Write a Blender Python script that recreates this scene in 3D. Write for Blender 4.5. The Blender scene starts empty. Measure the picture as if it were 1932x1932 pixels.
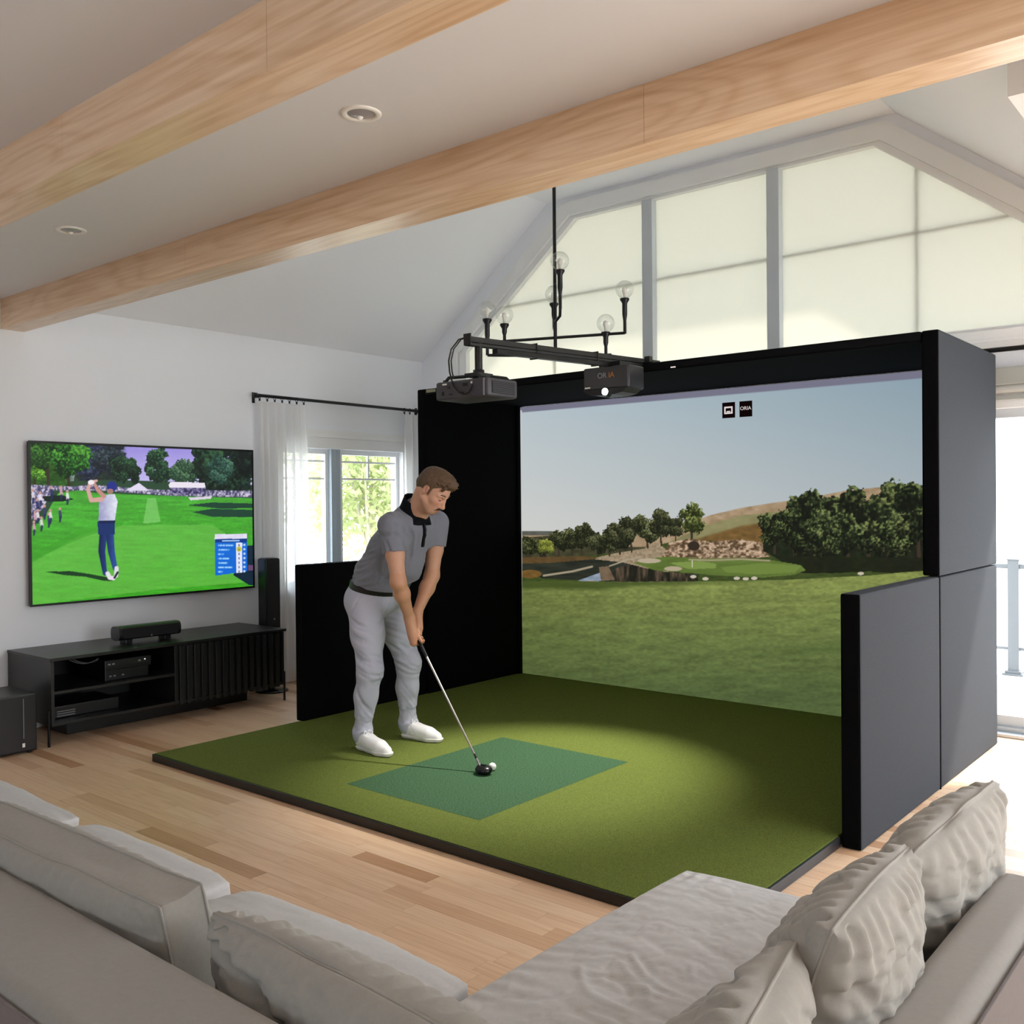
import bpy, bmesh, math, random
import numpy as np
from mathutils import Vector, Matrix

PI = math.pi
C = bpy.context.scene.collection
S = bpy.context.scene
random.seed(7)

# ------------------------------------------------------------------ camera
FPX = 1808.78
yaw, pitch, roll = [math.radians(a) for a in (39.744, -0.5373, -0.5298)]
fw = Vector((-math.sin(yaw)*math.cos(pitch), math.cos(yaw)*math.cos(pitch), math.sin(pitch)))
r0 = Vector((math.cos(yaw), math.sin(yaw), 0.0))
u0 = r0.cross(fw)
rt = r0*math.cos(roll) + u0*math.sin(roll)
up = -r0*math.sin(roll) + u0*math.cos(roll)
cd = bpy.data.cameras.new('camera')
cam = bpy.data.objects.new('camera', cd)
C.objects.link(cam)
M3 = Matrix((rt, up, -fw)).transposed()
cam.matrix_world = Matrix.Translation((0, 0, 1.55)) @ M3.to_4x4()
cd.sensor_fit = 'HORIZONTAL'
cd.sensor_width = 36.0
cd.lens = 36.0*FPX/1932.0
cd.clip_start = 0.05
cd.clip_end = 200
S.camera = cam

# ------------------------------------------------------------------ light
S.view_settings.view_transform = 'Standard'
S.view_settings.look = 'None'
S.view_settings.gamma = 1.0
S.view_settings.use_curve_mapping = False
EXPO = 0.62
S.view_settings.exposure = EXPO
LUM = 2.0**-EXPO                 # what shines by itself keeps its brightness at this exposure
S.cycles.max_bounces = 10
S.cycles.diffuse_bounces = 6
S.cycles.glossy_bounces = 4
S.cycles.transmission_bounces = 6
S.cycles.transparent_max_bounces = 12
S.cycles.sample_clamp_indirect = 6.0
S.cycles.caustics_reflective = False
S.cycles.caustics_refractive = False

W = bpy.data.worlds.new('sky')
S.world = W
W.use_nodes = True
nt = W.node_tree
nt.nodes.clear()
wo = nt.nodes.new('ShaderNodeOutputWorld')
bg = nt.nodes.new('ShaderNodeBackground')
tc = nt.nodes.new('ShaderNodeTexCoord')
sx = nt.nodes.new('ShaderNodeSeparateXYZ')
rp = nt.nodes.new('ShaderNodeValToRGB')
nt.links.new(tc.outputs['Generated'], sx.inputs[0])
nt.links.new(sx.outputs['Z'], rp.inputs[0])
rp.color_ramp.elements[0].position = 0.0
rp.color_ramp.elements[0].color = (0.97, 0.985, 1.0, 1)
rp.color_ramp.elements[1].position = 0.7
rp.color_ramp.elements[1].color = (0.72, 0.86, 1.0, 1)
nt.links.new(rp.outputs[0], bg.inputs['Color'])
bg.inputs['Strength'].default_value = SKY_STRENGTH = 5.0
nt.links.new(bg.outputs[0], wo.inputs['Surface'])


def light(name, kind, loc, energy, color=(1, 1, 1), aim=None, **kw):
    d = bpy.data.lights.new(name, kind)
    d.energy = energy
    d.color = color
    o = bpy.data.objects.new(name, d)
    C.objects.link(o)
    o.location = loc
    if aim is not None:
        o.rotation_euler = (Vector(aim)-Vector(loc)).to_track_quat('-Z', 'Y').to_euler()
    for k, v in kw.items():
        if k == 'portal':
            d.cycles.is_portal = True
        else:
            setattr(d, k, v)
    return o


# sunlight coming in steeply over the garden and the deck
light('sun', 'SUN', (4, 14, 12), 6.0, (1.0, 0.95, 0.86), aim=(4-3.2, 14-8.0, 12-8.6), angle=math.radians(2.0))
# the openings of the room guide the sky light
light('portal_left_window', 'AREA', (-7.12, 5.85, 1.42), 1, aim=(0, 5.85, 1.42), shape='RECTANGLE', size=1.5, size_y=1.3, portal=1)
light('portal_sliding_door', 'AREA', (0.0, 7.1, 1.1), 1, aim=(0, 0, 1.1), shape='RECTANGLE', size=4.2, size_y=2.3, portal=1)
light('portal_right_fill', 'AREA', (3.12, 4.35, 1.45), 1, aim=(0, 4.35, 1.45), shape='RECTANGLE', size=3.9, size_y=2.3, portal=1)  # unseen opening, added for side light
light('portal_rear_fill', 'AREA', (-1.4, -4.12, 2.15), 1, aim=(-1.4, 0, 2.15), shape='RECTANGLE', size=4.0, size_y=.7, portal=1)  # unseen opening, sized for its light from behind

# ------------------------------------------------------------------ helpers


def lin(h):
    h = h.lstrip('#')
    out = []
    for i in (0, 2, 4):
        c = int(h[i:i+2], 16)/255.0
        out.append(c/12.92 if c <= 0.04045 else ((c+0.055)/1.055)**2.4)
    return out


def lin_arr(a):
    a = np.clip(a, 0, 1)
    return np.where(a <= 0.04045, a/12.92, ((a+0.055)/1.055)**2.4)


def mat(name, col, rough=0.5, metal=0.0, spec=0.5, noise=None, bump=None, emit=None, sheen=0.0, coat=0.0):
    """noise=(scale, amount[, stretch xyz]) varies the colour; bump=(scale, strength, distance)."""
    m = bpy.data.materials.new(name)
    m.use_nodes = True
    n = m.node_tree.nodes
    L = m.node_tree.links
    b = n['Principled BSDF']
    c = lin(col) if isinstance(col, str) else list(col)
    b.inputs['Base Color'].default_value = c+[1]
    b.inputs['Roughness'].default_value = rough
    b.inputs['Metallic'].default_value = metal
    b.inputs['Specular IOR Level'].default_value = spec
    if sheen:
        b.inputs['Sheen Weight'].default_value = sheen
    if coat:
        b.inputs['Coat Weight'].default_value = coat
        b.inputs['Coat Roughness'].default_value = 0.15
    if emit:
        b.inputs['Emission Color'].default_value = lin(emit[0])+[1]
        b.inputs['Emission Strength'].default_value = emit[1]
    co = None
    if noise or bump:
        co = n.new('ShaderNodeTexCoord')
    if noise:
        src = co.outputs['Object']
        if len(noise) > 2:
            mp = n.new('ShaderNodeMapping')
            mp.inputs['Scale'].default_value = noise[2]
            L.new(src, mp.inputs[0])
            src = mp.outputs[0]
        t = n.new('ShaderNodeTexNoise')
        t.inputs['Scale'].default_value = noise[0]
        t.inputs['Detail'].default_value = 6
        t.inputs['Roughness'].default_value = 0.65
        L.new(src, t.inputs['Vector'])
        mr = n.new('ShaderNodeMapRange')
        mr.inputs['From Min'].default_value = 0.25
        mr.inputs['From Max'].default_value = 0.75
        mr.inputs['To Min'].default_value = 1-noise[1]
        mr.inputs['To Max'].default_value = 1+noise[1]
        L.new(t.outputs[0], mr.inputs['Value'])
        mx = n.new('ShaderNodeVectorMath')
        mx.operation = 'SCALE'
        mx.inputs[0].default_value = c
        L.new(mr.outputs[0], mx.inputs['Scale'])
        L.new(mx.outputs[0], b.inputs['Base Color'])
    if bump:
        t = n.new('ShaderNodeTexNoise')
        t.inputs['Scale'].default_value = bump[0]
        t.inputs['Detail'].default_value = 3
        L.new(co.outputs['Object'], t.inputs['Vector'])
        bp = n.new('ShaderNodeBump')
        bp.inputs['Strength'].default_value = bump[1]
        bp.inputs['Distance'].default_value = bump[2]
        L.new(t.outputs[0], bp.inputs['Height'])
        L.new(bp.outputs[0], b.inputs['Normal'])
    return m


class MB:
    """collects shapes into one mesh"""

    def __init__(self):
        self.v = []
        self.f = []
        self.sm = []

    def add(self, vs, fs, smooth=False):
        o = len(self.v)
        self.v += [tuple(p) for p in vs]
        self.f += [tuple(i+o for i in f) for f in fs]
        self.sm += [smooth]*len(fs)
        return self

    def box(self, a, b, bev=0.0, seg=2):
        x0, y0, z0 = [min(a[i], b[i]) for i in range(3)]
        x1, y1, z1 = [max(a[i], b[i]) for i in range(3)]
        if bev <= 0:
            vs = [(x, y, z) for z in (z0, z1) for y in (y0, y1) for x in (x0, x1)]
            return self.add(vs, [(0, 2, 3, 1), (4, 5, 7, 6), (0, 1, 5, 4), (2, 6, 7, 3), (0, 4, 6, 2), (1, 3, 7, 5)])
        bev = min(bev, (x1-x0)*.49, (y1-y0)*.49, (z1-z0)*.49)
        bm = bmesh.new()
        bmesh.ops.create_cube(bm, size=1)
        for v in bm.verts:
            v.co = Vector(((x0+x1)/2+v.co.x*(x1-x0), (y0+y1)/2+v.co.y*(y1-y0), (z0+z1)/2+v.co.z*(z1-z0)))
        bmesh.ops.bevel(bm, geom=list(bm.edges), offset=bev, segments=seg, profile=0.6 if seg < 3 else 0.5, affect='EDGES')
        bm.verts.index_update()
        self.add([v.co[:] for v in bm.verts], [[v.index for v in f.verts] for f in bm.faces], seg > 2)
        bm.free()
        return self

    def prism(self, pts, d, smooth=False):
        """closed polygon pts (3d) extruded by vector d"""
        n = len(pts)
        d = Vector(d)
        vs = [Vector(p) for p in pts]+[Vector(p)+d for p in pts]
        fs = [tuple(range(n))[::-1], tuple(range(n, 2*n))]
        fs += [(i, (i+1) % n, (i+1) % n+n, i+n) for i in range(n)]
        return self.add(vs, fs, smooth)

    def tube(self, pts, r, seg=10, caps=True):
        pts = [Vector(p) for p in pts]
        rs = r if isinstance(r, (list, tuple)) else [r]*len(pts)
        vs, fs = [], []
        t0 = (pts[1]-pts[0]).normalized()
        ref = Vector((0, 0, 1)) if abs(t0.z) < .9 else Vector((1, 0, 0))
        nrm = t0.cross(ref).normalized()
        for i, p in enumerate(pts):
            if i == 0:
                t = pts[1]-pts[0]
            elif i == len(pts)-1:
                t = pts[-1]-pts[-2]
            else:
                t = (pts[i+1]-p).normalized()+(p-pts[i-1]).normalized()
            t.normalize()
            nrm = (nrm-t*nrm.dot(t)).normalized()
            bn = t.cross(nrm)
            for k in range(seg):
                a = 2*PI*k/seg
                vs.append(p+(nrm*math.cos(a)+bn*math.sin(a))*rs[i])
        for i in range(len(pts)-1):
            for k in range(seg):
                k2 = (k+1) % seg
                fs.append((i*seg+k, i*seg+k2, (i+1)*seg+k2, (i+1)*seg+k))
        self.add(vs, fs, True)
        if caps:
            self.add(vs[:seg], [tuple(range(seg))[::-1]])
            self.add(vs[-seg:], [tuple(range(seg))])
        return self

    def lathe(self, prof, c=(0, 0, 0), seg=24, smooth=True):
        """profile [(r, z)] about a vertical axis at c"""
        vs, fs = [], []
        for r, z in prof:
            for k in range(seg):
                a = 2*PI*k/seg
                vs.append((c[0]+r*math.cos(a), c[1]+r*math.sin(a), c[2]+z))
        for i in range(len(prof)-1):
            for k in range(seg):
                k2 = (k+1) % seg
                fs.append((i*seg+k, i*seg+k2, (i+1)*seg+k2, (i+1)*seg+k))
        return self.add(vs, fs, smooth)

    def sphere(self, c, r, seg=24, rings=14):
        prof = [(max(1e-4, r*math.sin(PI*i/rings)), -r*math.cos(PI*i/rings)) for i in range(rings+1)]
        return self.lathe(prof, c, seg)

    def mesh(self, name):
        me = bpy.data.meshes.new(name)
        me.from_pydata(self.v, [], self.f)
        me.polygons.foreach_set('use_smooth', self.sm)
        me.update()
        return me


def mesh_np(name, v, f, smooth=True):
    me = bpy.data.meshes.new(name)
    v = np.asarray(v, dtype=np.float32)
    f = np.asarray(f, dtype=np.int32)
    me.vertices.add(len(v))
    me.vertices.foreach_set('co', v.ravel())
    k = f.shape[1]
    me.loops.add(f.size)
    me.loops.foreach_set('vertex_index', f.ravel())
    me.polygons.add(len(f))
    me.polygons.foreach_set('loop_start', np.arange(0, f.size, k, dtype=np.int32))
    me.polygons.foreach_set('use_smooth', np.full(len(f), smooth))
    me.update(calc_edges=True)
    me.validate()
    return me


def set_colors(me, col, name='paint'):
    a = me.color_attributes.new(name, 'FLOAT_COLOR', 'POINT')
    c = np.ones((len(col), 4), dtype=np.float32)
    c[:, :3] = col
    a.data.foreach_set('color', c.ravel())


def obj(name, mb, m, parent=None, loc=None):
    me = mb.mesh(name) if isinstance(mb, MB) else mb
    if m is not None and not me.materials:
        me.materials.append(m)
    o = bpy.data.objects.new(name, me)
    C.objects.link(o)
    if parent is not None:
        o.parent = parent
        o.matrix_parent_inverse = Matrix.Translation(parent.location).inverted() if parent.type == 'EMPTY' else Matrix()
    if loc is not None:
        o.location = loc
    return o


def even(o):
    """keeps the flat faces of a rounded box flat under smooth shading"""
    m = o.modifiers.new('normals', 'WEIGHTED_NORMAL')
    m.weight = 100
    return o


def tag(o, label, cat, group=None, kind=None):
    o['label'] = label
    o['category'] = cat
    if group:
        o['group'] = group
    if kind:
        o['kind'] = kind
    return o


def thing(name, label, cat, loc=(0, 0, 0), group=None):
    o = bpy.data.objects.new(name, None)
    C.objects.link(o)
    o.location = loc
    o.empty_display_size = 0.1
    return tag(o, label, cat, group)


def struct(name, mb, m, parent=None):
    o = obj(name, mb, m, parent)
    if parent is None:
        o['kind'] = 'structure'
    return o


def dup(root, delta, label=None):
    """copy of a thing with its parts and sub-parts, moved by delta"""
    r = root.copy()
    C.objects.link(r)
    r.location = root.location+Vector(delta)
    if label:
        r['label'] = label
    for ch in list(root.children):
        c = ch.copy()
        C.objects.link(c)
        c.parent = r
        for g in list(ch.children):
            d = g.copy()
            C.objects.link(d)
            d.parent = c
    return r


# smooth value noise, for shapes and for the pictures on the screens
def _hash(ix, iy, iz, seed):
    h = (ix.astype(np.int64)*374761393 + iy.astype(np.int64)*668265263 + iz.astype(np.int64)*2147483647 + seed*1274126177) & 0xffffffff
    h = ((h ^ (h >> 13))*1274126177) & 0xffffffff
    h = (h ^ (h >> 16)) & 0xffffff
    return h.astype(np.float64)/0xffffff


def vnoise(x, y, z=None, seed=0):
    x = np.asarray(x, dtype=np.float64)
    y = np.asarray(y, dtype=np.float64)
    z = np.zeros_like(x) if z is None else np.asarray(z, dtype=np.float64)
    ix, iy, iz = np.floor(x).astype(np.int64), np.floor(y).astype(np.int64), np.floor(z).astype(np.int64)
    fx, fy, fz = x-ix, y-iy, z-iz
    fx, fy, fz = [t*t*(3-2*t) for t in (fx, fy, fz)]
    out = 0
    for dx in (0, 1):
        for dy in (0, 1):
            for dz in (0, 1):
                w = (fx if dx else 1-fx)*(fy if dy else 1-fy)*(fz if dz else 1-fz)
                out = out + w*_hash(ix+dx, iy+dy, iz+dz, seed)
    return out


def fbm(x, y, z=None, seed=0, octv=4):
    s, a, t = 0, 0.5, 0
    for i in range(octv):
        k = 2.03**i
        s = s + a*vnoise(np.asarray(x)*k, np.asarray(y)*k, None if z is None else np.asarray(z)*k, seed+i*17)
        t += a
        a *= .5
    return s/t

# ------------------------------------------------------------------ materials
M_wall = mat('wall_paint', '#f1f4fa', 0.65, bump=(180, 0.05, 0.001))
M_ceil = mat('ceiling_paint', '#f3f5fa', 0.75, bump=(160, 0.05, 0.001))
M_ceil2 = mat('flat_ceiling_shade', '#e2e4ea', 0.75, bump=(160, 0.05, 0.001))  # white ceiling whose shade is put into this greyer tone
M_trim = mat('trim_paint', '#f0f1f1', 0.4)
M_frame = mat('window_frame_grey', '#c9d0d6', 0.4)
M_black = mat('black_powder_coat', '#0d0d0e', 0.4)
M_blackm = mat('black_metal', '#121213', 0.35, 0.3)
M_chrome = mat('brushed_chrome', '#c9c9cc', 0.22, 1.0)
M_white = mat('white_plastic', '#f2f2f0', 0.35)


def wood(name, cols, axis_scale, rough, obj_random=False, ring=4.0, fig=0.22):
    m = bpy.data.materials.new(name)
    m.use_nodes = True
    n, L = m.node_tree.nodes, m.node_tree.links
    b = n['Principled BSDF']
    b.inputs['Roughness'].default_value = rough
    b.inputs['Specular IOR Level'].default_value = 0.55
    g = n.new('ShaderNodeNewGeometry')
    mp = n.new('ShaderNodeMapping')
    mp.inputs['Scale'].default_value = axis_scale
    src = g.outputs['Position']
    oi = None
    if obj_random:
        oi = n.new('ShaderNodeObjectInfo')
        ad = n.new('ShaderNodeVectorMath')
        ad.operation = 'MULTIPLY_ADD'
        cmb = n.new('ShaderNodeCombineXYZ')
        for i in range(3):
            L.new(oi.outputs['Random'], cmb.inputs[i])
        ad.inputs[1].default_value = (37, 11, 5)
        L.new(cmb.outputs[0], ad.inputs[0])
        L.new(src, ad.inputs[2])
        src = ad.outputs[0]
    L.new(src, mp.inputs[0])
    # warped rings give the cathedral figure of flat sawn boards
    w = n.new('ShaderNodeTexNoise')
    w.inputs['Scale'].default_value = 1.0
    w.inputs['Detail'].default_value = 2
    L.new(mp.outputs[0], w.inputs['Vector'])
    ml = n.new('ShaderNodeMath')
    ml.operation = 'MULTIPLY'
    ml.inputs[1].default_value = ring*16
    L.new(w.outputs[0], ml.inputs[0])
    sn = n.new('ShaderNodeMath')
    sn.operation = 'SINE'
    L.new(ml.outputs[0], sn.inputs[0])
    ab = n.new('ShaderNodeMath')
    ab.operation = 'POWER'
    sq = n.new('ShaderNodeMath')
    sq.operation = 'ABSOLUTE'
    L.new(sn.outputs[0], sq.inputs[0])
    L.new(sq.outputs[0], ab.inputs[0])
    ab.inputs[1].default_value = 5.0
    mp2 = n.new('ShaderNodeMapping')
    mp2.inputs['Scale'].default_value = [axis_scale[0]*5, axis_scale[1]*22, axis_scale[2]*22]
    L.new(src, mp2.inputs[0])
    f = n.new('ShaderNodeTexNoise')
    f.inputs['Scale'].default_value = 1.0
    f.inputs['Detail'].default_value = 5
    L.new(mp2.outputs[0], f.inputs['Vector'])
    mix = n.new('ShaderNodeMath')
    mix.operation = 'MULTIPLY_ADD'
    mix.inputs[1].default_value = fig
    L.new(ab.outputs[0], mix.inputs[0])
    L.new(f.outputs[0], mix.inputs[2])
    r = n.new('ShaderNodeValToRGB')
    e = r.color_ramp.elements
    e[0].position, e[1].position = 0.3, 0.85
    e[0].color = lin(cols[0])+[1]
    e[1].color = lin(cols[1])+[1]
    L.new(mix.outputs[0], r.inputs[0])
    col = r.outputs[0]
    if obj_random:
        cr = n.new('ShaderNodeValToRGB')
        cr.color_ramp.interpolation = 'CONSTANT'
        cr.color_ramp.elements[0].position = 0
        cr.color_ramp.elements[0].color = (1, 1, 1, 1)
        cr.color_ramp.elements[1].position = 0.20
        cr.color_ramp.elements[1].color = (0.95, 0.91, 0.88, 1)
        for p, c in ((0.45, (0.84, 0.75, 0.68)), (0.56, (1.0, 0.98, 0.96)), (0.78, (0.66, 0.53, 0.43)), (0.85, (0.95, 0.91, 0.87)), (0.978, (0.40, 0.26, 0.16))):
            k = cr.color_ramp.elements.new(p)
            k.color = c+(1,)
        L.new(oi.outputs['Random'], cr.inputs[0])
        mm = n.new('ShaderNodeMix')
        mm.data_type = 'RGBA'
        mm.blend_type = 'MULTIPLY'
        mm.inputs[0].default_value = 1
        L.new(col, mm.inputs[6])
        L.new(cr.outputs[0], mm.inputs[7])
        col = mm.outputs[2]
    L.new(col, b.inputs['Base Color'])
    return m


M_plank = wood('maple_floor', ('#f1d3b4', '#dfb994'), (0.7, 7, 7), 0.40, True, 2.0, 0.15)
M_beam = wood('maple_beam', ('#f3d8ba', '#d9b48c'), (0.42, 2.6, 2.6), 0.29, False, 4.0, 0.17)

# ------------------------------------------------------------------ the room
XL, YB, HW, HV = -6.90, 6.90, 2.98, 4.25       # left wall, back wall, wall height, vault height
XR, YR = 3.0, -4.0

struct('floor', MB().box((XL-.3, YR-.3, -0.16), (XR+.3, YB+.02, -0.012)), mat('subfloor', '#6b5138', 0.8))
FLOOR = bpy.data.objects['floor']

# planks, laid along x: those that show are parts of the floor, the rest one joined part


def to_px(p):
    d = Vector(p)-Vector((0, 0, 1.55))
    q = (rt.dot(d), up.dot(d), fw.dot(d))
    if q[2] < .1:
        return None
    return (966+FPX*q[0]/q[2], 966-FPX*q[1]/q[2])


PW = 0.085
rng = random.Random(11)
planks = []
y = 0.9-PW*30
while y < YB:
    x = XL-rng.random()*0.8
    while x < XR:
        ln = rng.choice((0.45, 0.6, 0.75, 0.9, 1.1, 1.3, 1.6))*(0.85+0.3*rng.random())
        planks.append((max(x, XL), min(x+ln, XR), y))
        x += ln
    y += PW
shown, rest = [], []
for a, b, y in planks:
    if b-a < .06:
        continue
    best = 0
    for t in (0.02, .25, .5, .75, .98):
        c = (a+(b-a)*t, y+PW/2, 0)
        under_mat = -5.40 < c[0] < -1.60 and c[1] > 3.08
        under_box = -5.44 < c[0] < -1.52 and c[1] > 4.2
        under_sofa = c[1] < 1.62 and c[0] < -.36 or (-1.45 < c[0] < -.36 and c[1] < 2.62) or c[0] > -.36 and c[1] < 2.6
        p = to_px(c)
        if p and -10 < p[0] < 1942 and -10 < p[1] < 1942 and not (under_mat or under_box or under_sofa):
            best = max(best, (b-a)/((c[0]**2+c[1]**2+2.4)))
    (shown if best else rest).append((best, a, b, y))
shown.sort(reverse=True)
unit = MB().box((0, 0.0005, -0.012), (1, PW-0.0005, 0), 0.0).mesh('plank')
unit.materials.append(M_plank)
for i, (s, a, b, y) in enumerate(shown[:300]):
    o = bpy.data.objects.new('plank', unit)
    C.objects.link(o)
    o.parent = FLOOR
    o.location = (a+.0006, y, 0)
    o.scale = (b-a-.0012, 1, 1)
mb = MB()
for s, a, b, y in shown[300:]+rest:
    mb.box((a+.0006, y+.0005, -0.012), (b-.0006, y+PW-.0005, 0))
o = obj('floorboards', mb, M_plank, FLOOR)
o['kind'] = 'stuff'

# left wall with its window opening
WY0, WY1, WZ0, WZ1 = 5.16, 6.60, 0.82, 2.06
mb = MB()
T = .16
mb.box((XL-T, YR, 0), (XL, WY0, HW)).box((XL-T, WY1, 0), (XL, YB+T, HW))
mb.box((XL-T, WY0, 0), (XL, WY1, WZ0)).box((XL-T, WY0, WZ1), (XL, WY1, HW))
struct('wall_left', mb, M_wall)

# back wall: gable with the wide window above and the sliding door on the right
GL, GR, G0 = -6.40, -0.92, 2.66                      # gable window left, right, sill
TL, TR, GT, GS = -5.04, -2.33, 4.09, 3.02            # top corners, top, spring height
DX0, DX1, DZ = -2.1, 2.4, 2.14
mb = MB()


def wq(x0, z0, x1, z1):
    mb.box((x0, YB, z0), (x1, YB+T, z1))


wq(XL-T, 0, DX0, G0)
wq(DX0, DZ, DX1, G0)
wq(DX1, 0, XR, G0)
mb.prism([(XL-T, YB, G0), (GL, YB, G0), (GL, YB, GS), (TL, YB, GT), (TL, YB, HV+.3), (XL-T, YB, HV+.3)], (0, T, 0))
mb.prism([(TL, YB, GT), (TR, YB, GT), (TR, YB, HV+.3), (TL, YB, HV+.3)], (0, T, 0))
mb.prism([(TR, YB, GT), (GR, YB, GS), (GR, YB, G0), (XR, YB, G0), (XR, YB, HV+.3), (TR, YB, HV+.3)], (0, T, 0))
struct('wall_back', mb, M_wall)
# unseen eave, added to keep the sun off the gable blinds
mb = MB()
for (x0, z0), (x1, z1) in (((XL-.8, HW-.4), (-5.29, HV+.26)), ((-5.29, HV+.26), (-2.22, HV+.26)), ((-2.22, HV+.26), (.4, HV-1.7))):
    mb.prism([(x0, YB+T, z0), (x1, YB+T, z1), (x1, YB+T, z1+.12), (x0, YB+T, z0+.12)], (0, 1.35, 0))
struct('added_eave', mb, M_ceil)

# unseen right and rear walls, openings added and sized for fill light
mb = MB()
for (a, b, z0, z1) in ((YR, 2.4, 0, HW), (6.3, YB+T, 0, HW), (2.4, 6.3, 0, .3), (2.4, 6.3, 2.6, HW)):
    mb.box((XR, a, z0), (XR+T, b, z1))
struct('wall_right', mb, M_wall)
mb = MB()
for (a, b, z0, z1) in ((XL-T, -3.4, 0, HW), (.6, XR+T, 0, HW), (-3.4, .6, 0, 1.8), (-3.4, .6, 2.5, HW)):
    mb.box((a, YR-T, z0), (b, YR, z1))
struct('wall_rear', mb, M_wall)

# ceilings: flat over the sitting side, a vault over the golf bay
Y0 = 2.98
SL = (-5.29, HV)
SR = (-2.22, HV)
XS = -0.83
mb = MB()
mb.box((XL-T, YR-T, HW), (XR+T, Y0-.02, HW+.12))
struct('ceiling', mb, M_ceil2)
mb = MB()
k = (HV-HW)/(SL[0]-XL)
zs = HV-k*(XS-SR[0])
prof = [(XL-T, HW-.02), (XL, HW), SL, SR, (XS+.6, HV-k*(XS+.6-SR[0]))]
for (x0, z0), (x1, z1) in zip(prof[:-1], prof[1:]):
    mb.prism([(x0, Y0, z0), (x1, Y0, z1), (x1, Y0, z1+.12), (x0, Y0, z0+.12)], (0, YB-Y0+T, 0))
mb.prism([(XL, Y0-.02, HW), (SL[0], Y0-.02, HV), (SR[0], Y0-.02, HV), (0.0, Y0-.02, HW), ], (0, -.1, 0))
struct('ceiling', mb, M_ceil)
# dropped box on the right of the vault
mb = MB().box((XS, 3.8, HW+.01), (XR, YB, HW+.5))
mb.box((XS+.3, Y0-.02, HW), (XR, 3.8, HW+.1))
struct('trim_1', mb, M_ceil)

# gable window: casing, mullions, cloth blinds with the muntins of the sash behind
gw = bpy.data.objects.new('window_1', None)
C.objects.link(gw)
gw['kind'] = 'structure'
gw.location = (-3.7, YB, G0)
out = [(GL-.12, G0-.08), (GL-.12, GS+.05), (TL-.045, GT+.12), (TR+.045, GT+.12), (GR+.12, GS+.05), (GR+.12, G0-.08)]
inn = [(GL, G0), (GL, GS), (TL, GT), (TR, GT), (GR, GS), (GR, G0)]
mb = MB()
for i in range(6):
    j = (i+1) % 6
    mb.prism([(out[i][0], YB-.028, out[i][1]), (out[j][0], YB-.028, out[j][1]), (inn[j][0], YB-.028, inn[j][1]), (inn[i][0], YB-.028, inn[i][1])], (0, .03, 0))
    # inner stop, one step back
    q = [(.965*inn[t][0]+.035*-3.66, .965*inn[t][1]+.035*3.3) for t in (i, j)]
    mb.prism([(inn[i][0], YB+.004, inn[i][1]), (inn[j][0], YB+.004, inn[j][1]), (q[1][0], YB+.004, q[1][1]), (q[0][0], YB+.004, q[0][1])], (0, .09, 0))
obj('casing', mb, M_trim, gw)
for xm in (-4.24, -3.13):
    obj('mullion', MB().box((xm-.05, YB-.012, G0), (xm+.05, YB+.09, GT-.02), .004), M_frame, gw)


def blind_mat():
    m = bpy.data.materials.new('blind_cloth')
    m.use_nodes = True
    n, L = m.node_tree.nodes, m.node_tree.links
    n.remove(n['Principled BSDF'])
    o = n['Material Output']
    d = n.new('ShaderNodeBsdfDiffuse')
    t = n.new('ShaderNodeBsdfTranslucent')
    d.inputs['Color'].default_value = lin('#eeebe2')+[1]
    t.inputs['Color'].default_value = lin('#c4c2ba')+[1]
    mx = n.new('ShaderNodeMixShader')
    mx.inputs[0].default_value = 0.62
    L.new(d.outputs[0], mx.inputs[1])
    L.new(t.outputs[0], mx.inputs[2])
    L.new(mx.outputs[0], o.inputs['Surface'])
    return m


M_blind = blind_mat()


def top_at(x):
    if x < TL:
        return GS+(GT-GS)*(x-GL)/(TL-GL)
    if x > TR:
        return GT-(GT-GS)*(x-TR)/(GR-TR)
    return GT


for xa, xb in ((GL+.01, -4.285), (-4.195, -3.175), (-3.085, GR-.01)):
    xs = [xa]+[x for x in (TL, TR) if xa < x < xb]+[xb]
    pts = [(x, YB+.055, top_at(x)-.02) for x in xs]+[(xb, YB+.055, G0+.01), (xa, YB+.055, G0+.01)]
    obj('blind', MB().prism(pts, (0, .002, 0)), M_blind, gw)
    obj('bottom_rail', MB().box((xa+.02, YB+.045, G0+.004), (xb-.02, YB+.068, G0+.03), .004), M_trim, gw)
for xm in (-5.26, -2.10):
    obj('muntin', MB().box((xm-.011, YB+.070, G0), (xm+.011, YB+.09, top_at(xm)-.01)), M_frame, gw)
for xa, xb in ((-6.0, -4.27), (-4.22, -3.15), (-3.11, -1.3)):
    obj('muntin', MB().box((xa, YB+.070, 3.405-.011), (xb, YB+.09, 3.405+.011)), M_frame, gw)

# head trim, window blind cassette and sliding door on the right
mb = MB().box((-2.2, YB-.03, 2.60), (XR, YB, 2.66), .006).box((-2.2, YB-.012, 2.545), (XR, YB, 2.60))
struct('trim_2', mb, M_trim)
mb = MB().box((-2.2, YB-.024, DZ), (2.5, YB, DZ+.10), .004).box((-2.2, YB-.035, DZ+.10), (2.5, YB, DZ+.135), .004)
struct('trim_3', mb, M_trim)
bx_ = thing('roller_blind', 'grey rolled up blind cassette above the glass door at the right edge', 'blind', (0, YB-.06, 2.3))
M_cas = mat('blind_cassette', '#a9aca8', 0.6)
obj('cassette', MB().box((-2.15, YB-.09, 2.285), (2.45, YB-.001, 2.40), .01), M_cas, bx_)
obj('roll', MB().tube([(-2.12, YB-.052, 2.262), (2.42, YB-.052, 2.262)], .030, 16), mat('rolled_cloth', '#bcbeba', .8), bx_)
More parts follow.
